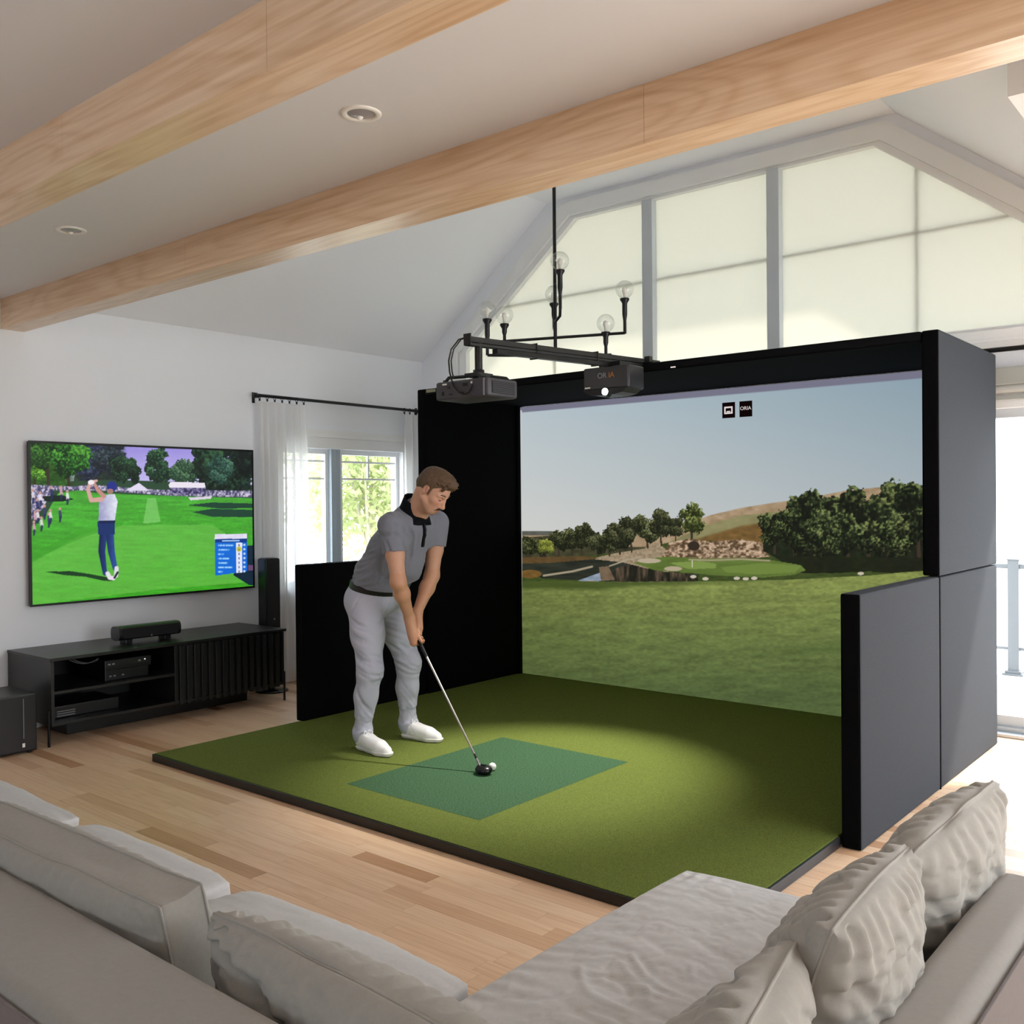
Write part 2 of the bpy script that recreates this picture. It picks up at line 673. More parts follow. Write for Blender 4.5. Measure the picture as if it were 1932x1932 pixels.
obj('bottom_rail', MB().box((-2.12, YB-.062, 2.19), (2.42, YB-.042, 2.222), .004), M_cas, bx_)
dr = bpy.data.objects.new('door_1', None)
C.objects.link(dr)
dr['kind'] = 'structure'
dr.location = (0, YB, 0)
obj('threshold', MB().box((DX0, YB-.10, 0), (DX1, YB+T, .022), .004).box((DX0, YB-.02, .022), (DX1, YB+.02, .05)), mat('door_sill_metal', '#c2c8cc', 0.35, .4), dr)
mb = MB().box((DX0, YB+.02, .02), (DX1, YB+.10, .12)).box((DX0, YB+.02, DZ-.06), (DX1, YB+.10, DZ))
for xv in (DX0, 0.1, DX1-.08):
    mb.box((xv, YB+.02, .1), (xv+.08, YB+.10, DZ-.05))
obj('door_frame', mb, M_frame, dr)


def glass_mat():
    m = bpy.data.materials.new('clear_glass')
    m.use_nodes = True
    n, L = m.node_tree.nodes, m.node_tree.links
    n.remove(n['Principled BSDF'])
    o = n['Material Output']
    t = n.new('ShaderNodeBsdfTransparent')
    g = n.new('ShaderNodeBsdfGlossy')
    g.inputs['Roughness'].default_value = 0.03
    f = n.new('ShaderNodeFresnel')
    f.inputs['IOR'].default_value = 1.45
    mx = n.new('ShaderNodeMixShader')
    L.new(f.outputs[0], mx.inputs[0])
    L.new(t.outputs[0], mx.inputs[1])
    L.new(g.outputs[0], mx.inputs[2])
    L.new(mx.outputs[0], o.inputs['Surface'])
    return m


M_glass = glass_mat()
for a, b in ((DX0+.08, .1), (.18, DX1-.08)):
    obj('pane', MB().add([(a, YB+.06, .12), (b, YB+.06, .12), (b, YB+.06, DZ-.06), (a, YB+.06, DZ-.06)], [(0, 1, 2, 3)]), M_glass, dr)
mb = MB().tube([(-2.3, YB-.10, 2.513), (2.0, YB-.10, 2.513)], .016)
t = thing('curtain_rod', 'black curtain rod over the glass door behind the golf bay', 'curtain rod', (0, YB-.1, 2.51))
obj('rod', mb, M_blackm, t)
for xb in (-1.9, 0, 1.9):
    obj('bracket', MB().box((xb-.012, YB-.11, 2.495), (xb+.012, YB, 2.53)), M_blackm, t)

# left window: casing, two sashes with muntins, glass
lw = bpy.data.objects.new('window_2', None)
C.objects.link(lw)
lw['kind'] = 'structure'
lw.location = (XL, 5.88, WZ0)
mb = MB()
mb.box((XL, WY0-.10, WZ1), (XL+.022, WY1+.10, WZ1+.10), .003).box((XL, WY0-.12, WZ1+.10), (XL+.04, WY1+.12, WZ1+.14), .004)
mb.box((XL, WY0-.12, WZ1+.14), (XL+.012, WY1+.12, WZ1+.17))
mb.box((XL, WY0-.09, WZ0-.02), (XL+.022, WY0, WZ1)).box((XL, WY1, WZ0-.02), (XL+.022, WY1+.09, WZ1))
mb.box((XL, WY0-.12, WZ0-.05), (XL+.05, WY1+.12, WZ0), .004).box((XL, WY0-.09, WZ0-.15), (XL+.02, WY1+.09, WZ0-.05))
obj('casing', mb, M_trim, lw)
M_sash = mat('sash_grey', '#aebcc6', 0.4)
ym = 5.78
obj('mullion', MB().box((XL-.13, ym-.065, WZ0), (XL-.005, ym-.01, WZ1), .006).box((XL-.12, ym-.01, WZ0), (XL-.03, ym+.065, WZ1), .006), M_sash, lw)
for a, b in ((WY0, ym-.065), (ym+.065, WY1)):
    s = obj('sash', MB().box((XL-.11, a, WZ0), (XL-.05, b, WZ0+.05)).box((XL-.11, a, WZ1-.045), (XL-.05, b, WZ1)).box((XL-.11, a, WZ0+.05), (XL-.05, a+.035, WZ1-.045)).box((XL-.11, b-.035, WZ0+.05), (XL-.05, b, WZ1-.045)), M_trim, lw)
    obj('pane', MB().add([(XL-.08, a+.03, WZ0+.04), (XL-.08, b-.03, WZ0+.04), (XL-.08, b-.03, WZ1-.04), (XL-.08, a+.03, WZ1-.04)], [(0, 1, 2, 3)]), M_glass, s)
    for z in (1.79, 1.95):
        obj('muntin', MB().box((XL-.088, a+.035, z-.009), (XL-.066, b-.035, z+.009)), M_trim, s)
    obj('muntin', MB().box((XL-.087, (a+b)/2-.009, 1.80), (XL-.067, (a+b)/2+.009, WZ1-.045)), M_trim, s)

# baseboards
struct('baseboard_left', MB().box((XL, YR, 0), (XL+.016, YB, .12), .004), M_trim)
struct('baseboard_back', MB().box((XL+.016, YB-.016, 0), (DX0-.02, YB, .12), .004), M_trim)

# maple clad beams
for yb, seams, lab in ((2.83, (XL, -4.6, -1.75, XR), 'long maple clad beam nearer the golf bay, above the sofa and golfer'),
                       (1.655, (XL, -3.49, -2.26, -.2, XR), 'short looking maple clad beam at top left, nearest the camera')):
    t = thing('ceiling_beam', lab, 'beam', (-2, yb, HW))
    for a, b in zip(seams[:-1], seams[1:]):
        mb = MB().box((a+.0006, yb, 2.775), (b-.0006, yb+.02, HW)).box((a+.0006, yb+.135, 2.775), (b-.0006, yb+.155, HW)).box((a+.0006, yb+.02, 2.775), (b-.0006, yb+.135, 2.795))
        obj('board', mb, M_beam, t)

# recessed lights
M_can = mat('downlight_lens', '#a9a5ab', 0.25, 0.2)
for i, (x, y) in enumerate(((-2.665, 2.362), (-4.912, 2.369))):
    t = thing('downlight', ('round white recessed downlight near the middle of the flat ceiling', 'round white recessed downlight at the left end of the flat ceiling')[i], 'downlight', (x, y, HW), 'recessed ceiling lights')
    obj('trim_ring', MB().lathe([(.050, -.001), (.054, -.006), (.068, -.007), (.0745, -.003), (.075, 0)], (x, y, HW), 32), M_white, t)
    obj('lens', MB().lathe([(.0005, -.010), (.02, -.009), (.04, -.005), (.051, -.0015)], (x, y, HW), 32), M_can, t)
    obj('bulb', MB().sphere((x-.012, y+.004, HW-.006), .014, 14, 8), M_white, t)

# ------------------------------------------------------------------ golf enclosure
EX0, EX1, EY0, EY1, EZ = -5.445, -1.514, 5.384, 6.60, 2.456
M_char = mat('charcoal_fabric', '#383b40', 0.95, spec=0.1, noise=(260, 0.22), bump=(420, 0.35, 0.001))
M_velvet = mat('black_fabric', '#08080a', 0.95, spec=0.08)
M_under = mat('black_edge_fabric', '#0b0b0e', 0.9, spec=0.15)

enc = thing('golf_enclosure', 'big black golf simulator enclosure around a bright projected fairway', 'enclosure', (-3.5, 6.0, 0))


def fabric_panel(name, a, b, out_axis, parent=enc, outer=M_char, bev=.012):
    """padded panel; the face on the side out_axis wears charcoal cloth, the rest black"""
    o = obj(name, MB().box(a, b, bev), None, parent)
    me = o.data
    me.materials.append(M_velvet)
    me.materials.append(outer)
    for p in me.polygons:
        if p.normal.dot(Vector(out_axis)) > .5:
            p.material_index = 1
    for p in me.polygons:
        if p.normal.z > .7:
            p.material_index = 1
    return o


fabric_panel('side_panel', (EX1-.09, EY0, 1.138), (EX1, EY1, EZ), (1, 0, 0))
fabric_panel('side_panel', (EX1-.09, EY0+.006, 0.002), (EX1, EY1, 1.132), (1, 0, 0))
fabric_panel('side_panel', (EX0, EY0, 0.046), (EX0+.09, EY1, EZ), (-1, 0, 0))
fabric_panel('wing_panel', (EX1-.091, 4.203, 0.002), (EX1, EY0-.004, 1.135), (1, 0, 0))
fabric_panel('wing_panel', (EX0+.005, 4.165, 0.046), (EX0+.08, EY0-.004, 1.135), (-1, 0, 0))
fabric_panel('top_panel', (EX0+.092, EY0, EZ-.058), (EX1-.092, EY1-.02, EZ-.001), (0, 0, 1))
obj('header_trim', MB().box((EX0+.092, EY0-.006, EZ-.05), (EX1-.092, EY0+.001, EZ-.006), .002), M_under, enc)
obj('back_panel', MB().box((EX0+.09, EY1-.03, 0.0), (EX1-.09, EY1, EZ-.06)), M_velvet, enc)
for xs in (EX0+.09, EX1-.115):
    obj('edge_flap', MB().box((xs, 6.50, 0.047), (xs+.025, 6.540, EZ-.06), .008), M_velvet, enc)
obj('name_plate', MB().box((-5.335, EY0-.009, 2.423), (-5.235, EY0-.005, 2.446)), mat('gold_grey_print', '#8d8d72', 0.5), enc)
obj('joint_strip', MB().box((EX1-.05, EY0-.005, 0.0), (EX1+.001, EY0+.007, 1.136)), M_velvet, enc)

# platform with turf
MX0, MX1, MY0, MY1, MZ = -5.405, -1.608, 3.06, 6.55, 0.046
plat = thing('golf_mat', 'wide low platform covered in green turf under the golfer', 'golf mat', (-3.5, 4.8, 0))


def turf(name, c1, c2, scale, rough=0.95):
    m = bpy.data.materials.new(name)
    m.use_nodes = True
    n, L = m.node_tree.nodes, m.node_tree.links
    b = n['Principled BSDF']
    b.inputs['Roughness'].default_value = rough
    b.inputs['Specular IOR Level'].default_value = 0.1
    g = n.new('ShaderNodeNewGeometry')
    t = n.new('ShaderNodeTexNoise')
    t.inputs['Scale'].default_value = scale
    t.inputs['Detail'].default_value = 4
    t.inputs['Roughness'].default_value = 0.8
    L.new(g.outputs['Position'], t.inputs['Vector'])
    r = n.new('ShaderNodeValToRGB')
    r.color_ramp.elements[0].position, r.color_ramp.elements[1].position = .32, .68
    r.color_ramp.elements[0].color = lin(c1)+[1]
    r.color_ramp.elements[1].color = lin(c2)+[1]
    L.new(t.outputs[0], r.inputs[0])
    L.new(r.outputs[0], b.inputs['Base Color'])
    bp = n.new('ShaderNodeBump')
    bp.inputs['Strength'].default_value = 0.5
    bp.inputs['Distance'].default_value = 0.004
    L.new(t.outputs[0], bp.inputs['Height'])
    L.new(bp.outputs[0], b.inputs['Normal'])
    return m


M_turf = turf('olive_turf', '#475226', '#78843e', 170)
M_tee = turf('teal_turf', '#1f3c27', '#527253', 120)
HX0, HX1, HY0, HY1 = -3.978, -3.025, 3.372, 4.665
obj('platform', MB().box((MX0+.012, MY0+.012, 0.002), (MX1-.012, MY1, MZ-.006)), M_black, plat)
mb = MB()
for a, b in (((MX0+.01, MY0+.012), (HX0, MY1)), ((HX1, MY0+.012), (MX1-.014, MY1)), ((HX0, MY0+.012), (HX1, HY0)), ((HX0, HY1), (HX1, MY1))):
    mb.box((a[0], a[1], MZ-.008), (b[0], b[1], MZ+.003))
obj('turf', mb, M_turf, plat)
o = obj('hitting_strip', MB().box((HX0, HY0, MZ-.008), (HX1, HY1, MZ+.0036)), M_tee, plat)
o['label'] = 'darker teal green hitting strip'
obj('edge_strip', MB().box((MX0, MY0, 0.001), (MX1, MY0+.014, MZ), .003), M_black, plat)
obj('edge_strip', MB().box((MX1-.014, MY0+.014, 0.001), (MX1, 4.2, MZ), .003), mat('dark_aluminium', '#34363a', .4, .5), plat)
obj('edge_strip', MB().box((MX0, MY0+.014, 0.001), (MX0+.012, 4.16, MZ), .003), M_black, plat)

# ------------------------------------------------------------------ pictures shown on the two screens


def cells(x, y, n, seed=0):
    return vnoise(x*n, y*n, seed=seed)


class Paint:
    """a picture as colours at points (px, py); py grows downwards"""

    def __init__(self, px, py):
        self.x, self.y = px, py
        self.c = np.zeros((len(px), 3))

    @staticmethod
    def rgb(h):
        h = h.lstrip('#')
        return np.array([int(h[i:i+2], 16)/255 for i in (0, 2, 4)])

    def fill(self, m, col):
        """m: mask 0..1; col: colour or array of colours"""
        m = np.clip(m, 0, 1)[:, None]
        col = self.rgb(col) if isinstance(col, str) else col
        self.c = self.c*(1-m)+col*m

    def mixn(self, a, b, t):
        t = np.clip(t, 0, 1)[:, None]
        return self.rgb(a)*(1-t)+self.rgb(b)*t

    def below(self, pts, soft=1.0):
        """mask of everything under a polyline"""
        xs, ys = zip(*pts)
        return np.clip((self.y-np.interp(self.x, xs, ys))/soft+.5, 0, 1)

    def poly(self, pts, soft=None):
        x, y = self.x, self.y
        ins = np.zeros(len(x), bool)
        n = len(pts)
        for i in range(n):
            (x0, y0), (x1, y1) = pts[i], pts[(i+1) % n]
            if y0 == y1:
                continue
            c = ((y0 > y) != (y1 > y)) & (x < (x1-x0)*(y-y0)/(y1-y0)+x0)
            ins ^= c
        return ins.astype(float)

    def disc(self, cx, cy, rx, ry, soft=.15):
        d = np.sqrt(((self.x-cx)/rx)**2+((self.y-cy)/ry)**2)
        return np.clip((1-d)/soft+.5, 0, 1)

    def seg(self, pts, r):
        d = np.full(len(self.x), 1e9)
        rs = r if isinstance(r, (list, tuple)) else [r]*len(pts)
        for (x0, y0), (x1, y1), ra, rb in zip(pts[:-1], pts[1:], rs[:-1], rs[1:]):
            l2 = (x1-x0)**2+(y1-y0)**2+1e-9
            t = np.clip(((self.x-x0)*(x1-x0)+(self.y-y0)*(y1-y0))/l2, 0, 1)
            d = np.minimum(d, np.hypot(self.x-x0-t*(x1-x0), self.y-y0-t*(y1-y0))-(ra+(rb-ra)*t))
        return np.clip(.5-d/1.2, 0, 1)

    def tree(self, cx, base, w, h, cols, seed, trunk=True):
        """crown of leafy clumps, bright towards the upper right"""
        rg = np.random.RandomState(seed)
        near = (np.abs(self.x-cx) < w*.8) & (self.y > base-h*1.15) & (self.y < base+4)
        if not near.any():
            return
        X, Y = self.x[near], self.y[near]
        m = np.zeros(len(X))
        shade = np.zeros(len(X))
        if trunk:
            tm = (np.abs(X-cx-.03*w*np.sin((Y-base)/h*4)) < w*.035) & (Y > base-h*.5) & (Y < base+1)
            self.c[near] = np.where(tm[:, None], self.rgb('#3a3026'), self.c[near])
        n = 16
        for i in range(n):
            a = rg.rand()*2*np.pi
            r = math.sqrt(rg.rand())
            bx = cx+math.cos(a)*r*w*.36
            by = base-h*.58+math.sin(a)*r*h*.30
            br = (.13+.11*rg.rand())*min(w, h*1.1)
            wob = fbm(X/w*14, Y/w*14, seed=seed+i, octv=3)-.5
            d = np.hypot(X-bx, Y-by)/br+wob*1.0
            k = d < 1
            s = .5+.35*((X-bx)/br*.35-(Y-by)/br*.8)+(rg.rand()-.5)*.35
            shade = np.where(k, s, shade)
            m = np.maximum(m, k)
        tex = fbm(X/w*26, Y/w*26, seed=seed+91, octv=3)
        t = np.clip(.36+(shade-.5)*1.15+(tex-.5)*1.7, 0, 1)[:, None]
        c0, c1, c2 = [self.rgb(c) for c in cols]
        col = np.where(t < .5, c0+(c1-c0)*t*2, c1+(c2-c1)*(t*2-1))
        self.c[near] = np.where(m[:, None] > 0, col, self.c[near])


def picture(name, org, ux, uy, nx, ny, H, draw, parent, boost):
    """fine grid in a plane, coloured by draw(); H maps metres on the plane to drawing units"""
    u, v = np.meshgrid(np.linspace(0, 1, nx), np.linspace(0, 1, ny))
    u, v = u.ravel(), v.ravel()
    P = np.array(org)[None]+u[:, None]*np.array(ux)+v[:, None]*np.array(uy)
    q = np.stack([u, v, np.ones_like(u)], 1) @ np.array(H).T
    pic = Paint(q[:, 0]/q[:, 2], q[:, 1]/q[:, 2])
    draw(pic)
    i = np.arange((nx-1)*(ny-1))
    a = (i//(nx-1))*nx+i % (nx-1)
    me = mesh_np(name, P, np.stack([a, a+1, a+nx+1, a+nx], 1), False)
    set_colors(me, lin_arr(pic.c))
    m = bpy.data.materials.new(name)
    m.use_nodes = True
    n, L = m.node_tree.nodes, m.node_tree.links
    b = n['Principled BSDF']
    at = n.new('ShaderNodeAttribute')
    at.attribute_name = 'paint'
    b.inputs['Base Color'].default_value = (.02, .02, .02, 1)
    b.inputs['Roughness'].default_value = .6
    b.inputs['Specular IOR Level'].default_value = .2
    L.new(at.outputs['Color'], b.inputs['Emission Color'])
    b.inputs['Emission Strength'].default_value = boost*LUM
    me.materials.append(m)
    return obj(name, me, None, parent)


def draw_course(p):
    x, y = p.x, p.y
    # sky
    t = np.clip((y-720)/310, 0, 1)
    s = np.clip((x-980)/780, 0, 1)
    top = p.rgb('#b4c4cd')*(1-s[:, None])+p.rgb('#8fa4b0')*s[:, None]
    low = p.rgb('#d6d5d0')*(1-s[:, None])+p.rgb('#b4bbbf')*s[:, None]
    p.c = top*(1-t[:, None])+low*t[:, None]
    n1 = fbm(x/9, y/5, seed=3)
    n2 = fbm(x/26, y/14, seed=4)
    # far ridge left and the bare hill right of centre
    p.fill(p.below([(960, 1002), (1040, 1002), (1080, 1010), (1150, 1030)]), p.mixn('#4f524c', '#686a60', n1))
    hill = p.below([(1225, 1010), (1290, 990), (1340, 972), (1400, 958), (1450, 950), (1520, 940), (1600, 925), (1672, 918), (1700, 925), (1760, 918)])
    p.fill(hill, p.mixn('#8d7658', '#c0a88a', fbm(x/14, y/8, seed=8)))
    p.fill(hill*p.below([(1225, 1040), (1330, 992), (1400, 972), (1450, 968), (1500, 960)]), p.mixn('#77734e', '#9a9569', n2))
    p.fill(hill*p.below([(1225, 1050), (1330, 1012), (1400, 992), (1450, 985), (1500, 985)], 5), p.mixn('#5c4524', '#8d6d3d', n1))
    # dark wood on the left, tree by tree
    p.fill(p.below([(960, 1016), (1020, 1012), (1060, 1008), (1100, 1010), (1130, 1032)]), p.mixn('#2b2c1e', '#56543a', n1))
    # meadow under the trees
    base = p.below([(960, 1053), (1040, 1050), (1110, 1048), (1180, 1042), (1260, 1024), (1330, 1020), (1450, 1030), (1600, 1040), (1760, 1040)])
    p.fill(base, p.mixn('#2d3a18', '#4d5c2a', n1))
    p.fill(p.below([(1125, 1052), (1160, 1044), (1215, 1035), (1240, 1022), (1260, 1040), (1262, 1060)])*(x < 1262)*(x > 1095), p.mixn('#7b6a52', '#c2ae92', fbm(x/4, y/3, seed=12)))
    dk = ('#12150c', '#32371f', '#6b6c48')
    md = ('#171a0e', '#3d4325', '#84865a')
    for i, (cx, b, w, h) in enumerate(((1000, 1052, 42, 40), (1028, 1054, 44, 44), (1055, 1052, 48, 48), (1080, 1050, 46, 52), (1098, 1046, 44, 56), (1128, 1050, 46, 44),
                                       (1150, 1048, 46, 50), (1170, 1046, 54, 66), (1192, 1042, 50, 66), (1222, 1034, 54, 62), (1248, 1030, 50, 64), (1275, 1022, 34, 48))):
        p.tree(cx, b, w, h*1.05, dk if i % 3 else md, 30+i)
    p.tree(1030, 1053, 32, 36, ('#4a5120', '#7f8636', '#b0b450'), 55)
    p.tree(1306, 1020, 62, 68, ('#23290f', '#566130', '#a7b06a'), 61)
    # rocky bank
    rock = p.poly([(1250, 1050), (1262, 1024), (1300, 1016), (1340, 1022), (1400, 1018), (1440, 1024), (1452, 1050), (1400, 1056), (1330, 1054)])
    p.fill(rock, p.mixn('#57432f', '#d3b79b', (fbm(x/5, y/3.5, seed=15, octv=3)-.36)*2.6))
    p.fill(p.disc(1309, 1030, 11, 9), '#33291f')
    # big oaks on the right
    big = ('#090d06', '#26301a', '#7f8a52')
    p.fill(p.below([(1438, 1010), (1470, 985), (1560, 975), (1760, 980)])*p.poly([(1438, 900), (1760, 900), (1760, 1062), (1480, 1062), (1440, 1040)]), p.mixn('#0e130a', '#26301a', n1))
    for i, (cx, b, w, h) in enumerate(((1462, 1045, 72, 100), (1500, 1052, 90, 120), (1545, 1055, 110, 135), (1600, 1060, 120, 140), (1640, 1060, 100, 120), (1690, 1062, 130, 145), (1735, 1064, 110, 160), (1545, 1075, 92, 92), (1675, 1072, 84, 86))):
        p.tree(cx, b, w, h, big, 70+i)
    p.fill(p.poly([(1480, 1062), (1500, 1050), (1760, 1052), (1760, 1088), (1640, 1078), (1560, 1082), (1500, 1080)]), p.mixn('#0c1007', '#222a14', n1))
    for bx in (1531, 1671, 1727):
        p.fill(p.seg([(bx, 1030), (bx+1, 1073)], [2, 2.8]), '#1d1a12')
    # water, path, bridge pier
    p.fill(p.poly([(960, 1066), (1060, 1058), (1115, 1054), (1180, 1062), (1240, 1078), (1320, 1083), (1310, 1097), (1160, 1098), (1040, 1092), (960, 1084)]), p.mixn('#191d16', '#3a3f34', fbm(x/30, y/4, seed=21)))
    p.fill(p.poly([(960, 1052), (1110, 1049), (1130, 1054), (1040, 1062), (960, 1064)]), p.mixn('#4a3821', '#6f5734', n1))
    p.fill(p.poly([(1088, 1096), (1134, 1080), (1140, 1096)]), p.mixn('#6f7f92', '#a9b6c4', n1))
    p.fill(p.seg([(1026, 1086), (1080, 1078), (1117, 1069)], 2.0), '#a3977f')
    p.fill(p.poly([(1130, 1070), (1148, 1068), (1160, 1094), (1134, 1096)]), p.mixn('#5d4c39', '#84705a', n1))
    p.fill(p.poly([(1160, 1072), (1190, 1066), (1250, 1078), (1310, 1084), (1320, 1096), (1160, 1098)]), p.mixn('#191a12', '#6b5847', (fbm(x/5, y/22, seed=23)-.35)*2))
    p.fill(p.disc(1000, 1083, 22, 8), p.mixn('#5e4420', '#8a6a35', n1))
    # green, bunkers, bank
    gr = p.poly([(1196, 1062), (1225, 1053), (1262, 1050), (1330, 1054), (1400, 1052), (1450, 1056), (1510, 1066), (1520, 1076), (1500, 1084), (1440, 1090), (1350, 1086), (1290, 1080), (1235, 1076)])
    p.fill(gr, p.mixn('#4d6126', '#6f8440', fbm(x/40, y/5, seed=25)))
    p.fill(p.poly([(1262, 1062), (1320, 1058), (1352, 1064), (1350, 1072), (1300, 1074)]), '#7d9349')
    p.fill(p.poly([(1360, 1070), (1440, 1062), (1512, 1068), (1500, 1080), (1430, 1084), (1370, 1080)]), '#6f853d')
    p.fill(p.seg([(1300, 1056), (1345, 1057), (1400, 1055), (1452, 1058)], 1.4), '#a79a7f')
    p.fill(p.disc(1225, 1058, 22, 4.6), '#b9ab92')
    p.fill(p.disc(1270, 1073, 17, 4.6), '#b3a68c')
    p.fill(p.seg([(1150, 1068), (1185, 1056), (1208, 1051)], 1.3), '#a99f88')
    p.fill(p.seg([(1306, 1058), (1306, 1070)], .7), '#d9d9c0')
    # fairway
    fair = p.below([(960, 1098), (1060, 1096), (1180, 1098), (1330, 1097), (1480, 1094), (1560, 1090), (1640, 1086), (1700, 1080), (1760, 1076)])
    depth = np.clip((y-1085)/250, 0, 1)
    a = p.mixn('#87934e', '#55663a', np.clip(depth*1.1, 0, 1))
    streak = fbm((x+y*.8)/46, y/7, seed=27)
    fine = fbm(x/7, y/3.2, seed=28)
    k = (.80+.26*streak+.34*(fine-.5)*(1-.3*depth)+.06*fbm(x/120, y/40, seed=29))
    left = 1-.10*np.clip((1200-x)/220, 0, 1)
    p.fill(fair, a*(k*left)[:, None])
    sh = fair*(1-p.below([(960, 1112), (1040, 1110), (1130, 1113), (1190, 1106), (1330, 1103), (1500, 1098)], 8))*np.clip((1500-x)/300, 0, 1)
    p.fill(sh*.75, '#39491c')
    p.fill(fair*np.clip(1-np.abs(y-1228+.08*(x-1500))/16, 0, 1)*np.clip((x-1350)/200, 0, 1)*.35, '#3f5424')
    for sx_, sy_ in ((1308, 1088), (1331, 1092), (1390, 1091), (1407, 1092), (1423, 1091), (1624, 1082)):
        p.fill(p.disc(sx_, sy_, 6, 3), '#c9c0ae')
    # unlit rim of the cloth above the picture
    p.fill(1-p.below([(975, 779), (1745, 713)], 2), '#77778a')
    p.fill(np.clip((985.5-x)/1.2, 0, 1)*(y > 774), '#c6cacb')


def draw_broadcast(p):
    x, y = p.x, p.y
    n1 = fbm(x/6, y/5, seed=40)
    n2 = fbm(x/20, y/9, seed=41)
    t = np.clip((y-840)/70, 0, 1)
    p.c = p.rgb('#9a8ede')*(1-t[:, None])+p.rgb('#c6bdf0')*t[:, None]
    p.fill(np.clip((fbm(x/26, y/12, seed=42)-.5)*3, 0, 1)*.6, '#d8d0f4')
    p.fill((1-p.below([(50, 915), (480, 922)], 3))*np.clip((240-x)/24, 0, 1)*(x > 140), p.mixn('#10181c', '#34453a', n1))
    p.fill(p.below([(50, 912), (200, 905), (300, 908), (480, 915)]), '#2d4a35')
    p.fill((1-p.below([(50, 921), (150, 917), (160, 912), (480, 922)], 3))*np.clip((152-x)/30, 0, 1), p.mixn('#12300f', '#4c8430', n1))
    dk = ('#0b1712', '#1f3a2a', '#3f6a44')
    br = ('#0f2a12', '#2b6a24', '#63b03c')
    for i, (cx, b, w, h, c) in enumerate(((172, 918, 96, 118, ('#151a2c', '#2c3550', '#55607c')), (212, 922, 70, 110, ('#141a26', '#2b3a40', '#52606a')), (232, 918, 62, 62, dk), (255, 920, 40, 46, dk), (302, 926, 62, 80, ('#12241c', '#2c5238', '#5c8a58')), (350, 924, 56, 56, ('#20382a', '#3d6045', '#6a8f66')),
                                             (388, 936, 66, 112, dk), (428, 960, 120, 160, dk), (466, 972, 90, 190, ('#060d0c', '#142520', '#2a4636')), (415, 925, 50, 66, ('#16302a', '#345a4c', '#5f8a72')))):
        p.tree(cx, b, w, h, c, 100+i, False)
    for i, (cx, b, w, h, c) in enumerate(((66, 920, 60, 84, ('#27501a', '#58962a', '#a2d650')), (92, 922, 84, 130, ('#0f2a12', '#27521f', '#4f8c34')), (130, 918, 84, 116, br))):
        p.tree(cx, b, w, h, c, 130+i, True)
    # crowd and tents
    crowd = p.below([(50, 914), (140, 918), (170, 914), (250, 921), (300, 924), (480, 926)])*(1-p.below([(50, 990), (80, 960), (100, 925), (200, 926), (330, 936), (480, 938)], 2))
    p.fill(crowd, p.mixn('#3b3a5e', '#d9cfe6', (fbm(x/2.6, y/3, seed=44, octv=2)-.25)*2))
    p.fill(p.poly([(236, 926), (262, 911), (282, 926)]), '#e6def6')
    p.fill(p.poly([(318, 915), (322, 909), (386, 911), (388, 920), (320, 920)]), '#efe8f4')
    p.fill(p.poly([(320, 920), (388, 920), (388, 932), (320, 931)]), p.mixn('#2c2850', '#a79cc8', (fbm(x/3, y/3, seed=45, octv=2)-.3)*2))
    # grass
    g = p.below([(50, 1000), (84, 975), (110, 930), (150, 925), (180, 930), (250, 933), (330, 936), (400, 938), (480, 940)])
    depth = np.clip((y-930)/200, 0, 1)
    a = p.mixn('#4fb03a', '#3fae22', depth)
    p.fill(g, a*(.80+.32*fbm(x/30, y/4, seed=46)+.20*(fbm(x/3.5, y/1.8, seed=47)-.5))[:, None])
    p.fill(p.poly([(56, 1064), (150, 1010), (220, 992), (300, 990), (400, 990), (478, 1040), (478, 1098), (300, 1112), (60, 1142)])*.55, p.mixn('#6bbf48', '#7fc95c', n2))
    p.fill(p.poly([(278, 940), (294, 940), (303, 985), (270, 988)])*.6, '#8fd67c')
    p.fill(p.poly([(58, 1046), (150, 1000), (230, 985), (230, 992), (150, 1016), (58, 1060)])*.5, '#3c9a24')
    p.fill(p.poly([(352, 953), (400, 948), (478, 950), (478, 958), (420, 960)])+p.poly([(362, 966), (400, 960), (478, 962), (478, 976), (400, 975)]), '#1d4434')
    p.fill(p.poly([(355, 939), (400, 936), (398, 941), (360, 944)]), '#dcd6e2')
    p.fill(p.poly([(80, 936), (118, 934), (140, 942), (120, 946), (84, 946)]), '#12251a')
    for i, (bx, by) in enumerate(((62, 930), (70, 948), (66, 972), (76, 935), (84, 960), (78, 982), (92, 975), (64, 990), (71, 968), (113, 965), (95, 968), (97, 925), (115, 924), (127, 932))):
        c = ('#e9dfe6', '#2b2f66', '#d9a6b4', '#f1ecf4', '#3c3a6a')[i % 5]
        p.fill(p.seg([(bx, by), (bx+1, by+9)], [2.4, 3.0])*.9, c)
        p.fill(p.seg([(bx+1, by+11), (bx, by+19)], [2.4, 1.8])*.9, '#232a55')
        p.fill(p.disc(bx, by-5, 2.6, 2.8), '#c99a90')
    # shadow and the player seen from behind
    p.fill(p.poly([(86, 1079), (130, 1077), (170, 1083), (208, 1090), (214, 1096), (196, 1096), (160, 1088), (120, 1085)]), '#123c1c')
    p.fill(p.seg([(196, 995), (192, 1040), (198, 1082)], [7.5, 6.5, 4]), p.mixn('#0c1c48', '#23448a', np.clip((x-186)/16+.4*(n1-.5), 0, 1)))
    p.fill(p.seg([(206, 995), (210, 1040), (217, 1072)], [8, 6.5, 4.5]), p.mixn('#10245a', '#2c519c', np.clip((x-200)/16+.4*(n1-.5), 0, 1)))
    p.fill(p.poly([(184, 984), (216, 984), (217, 1008), (185, 1008)]), '#17316c')
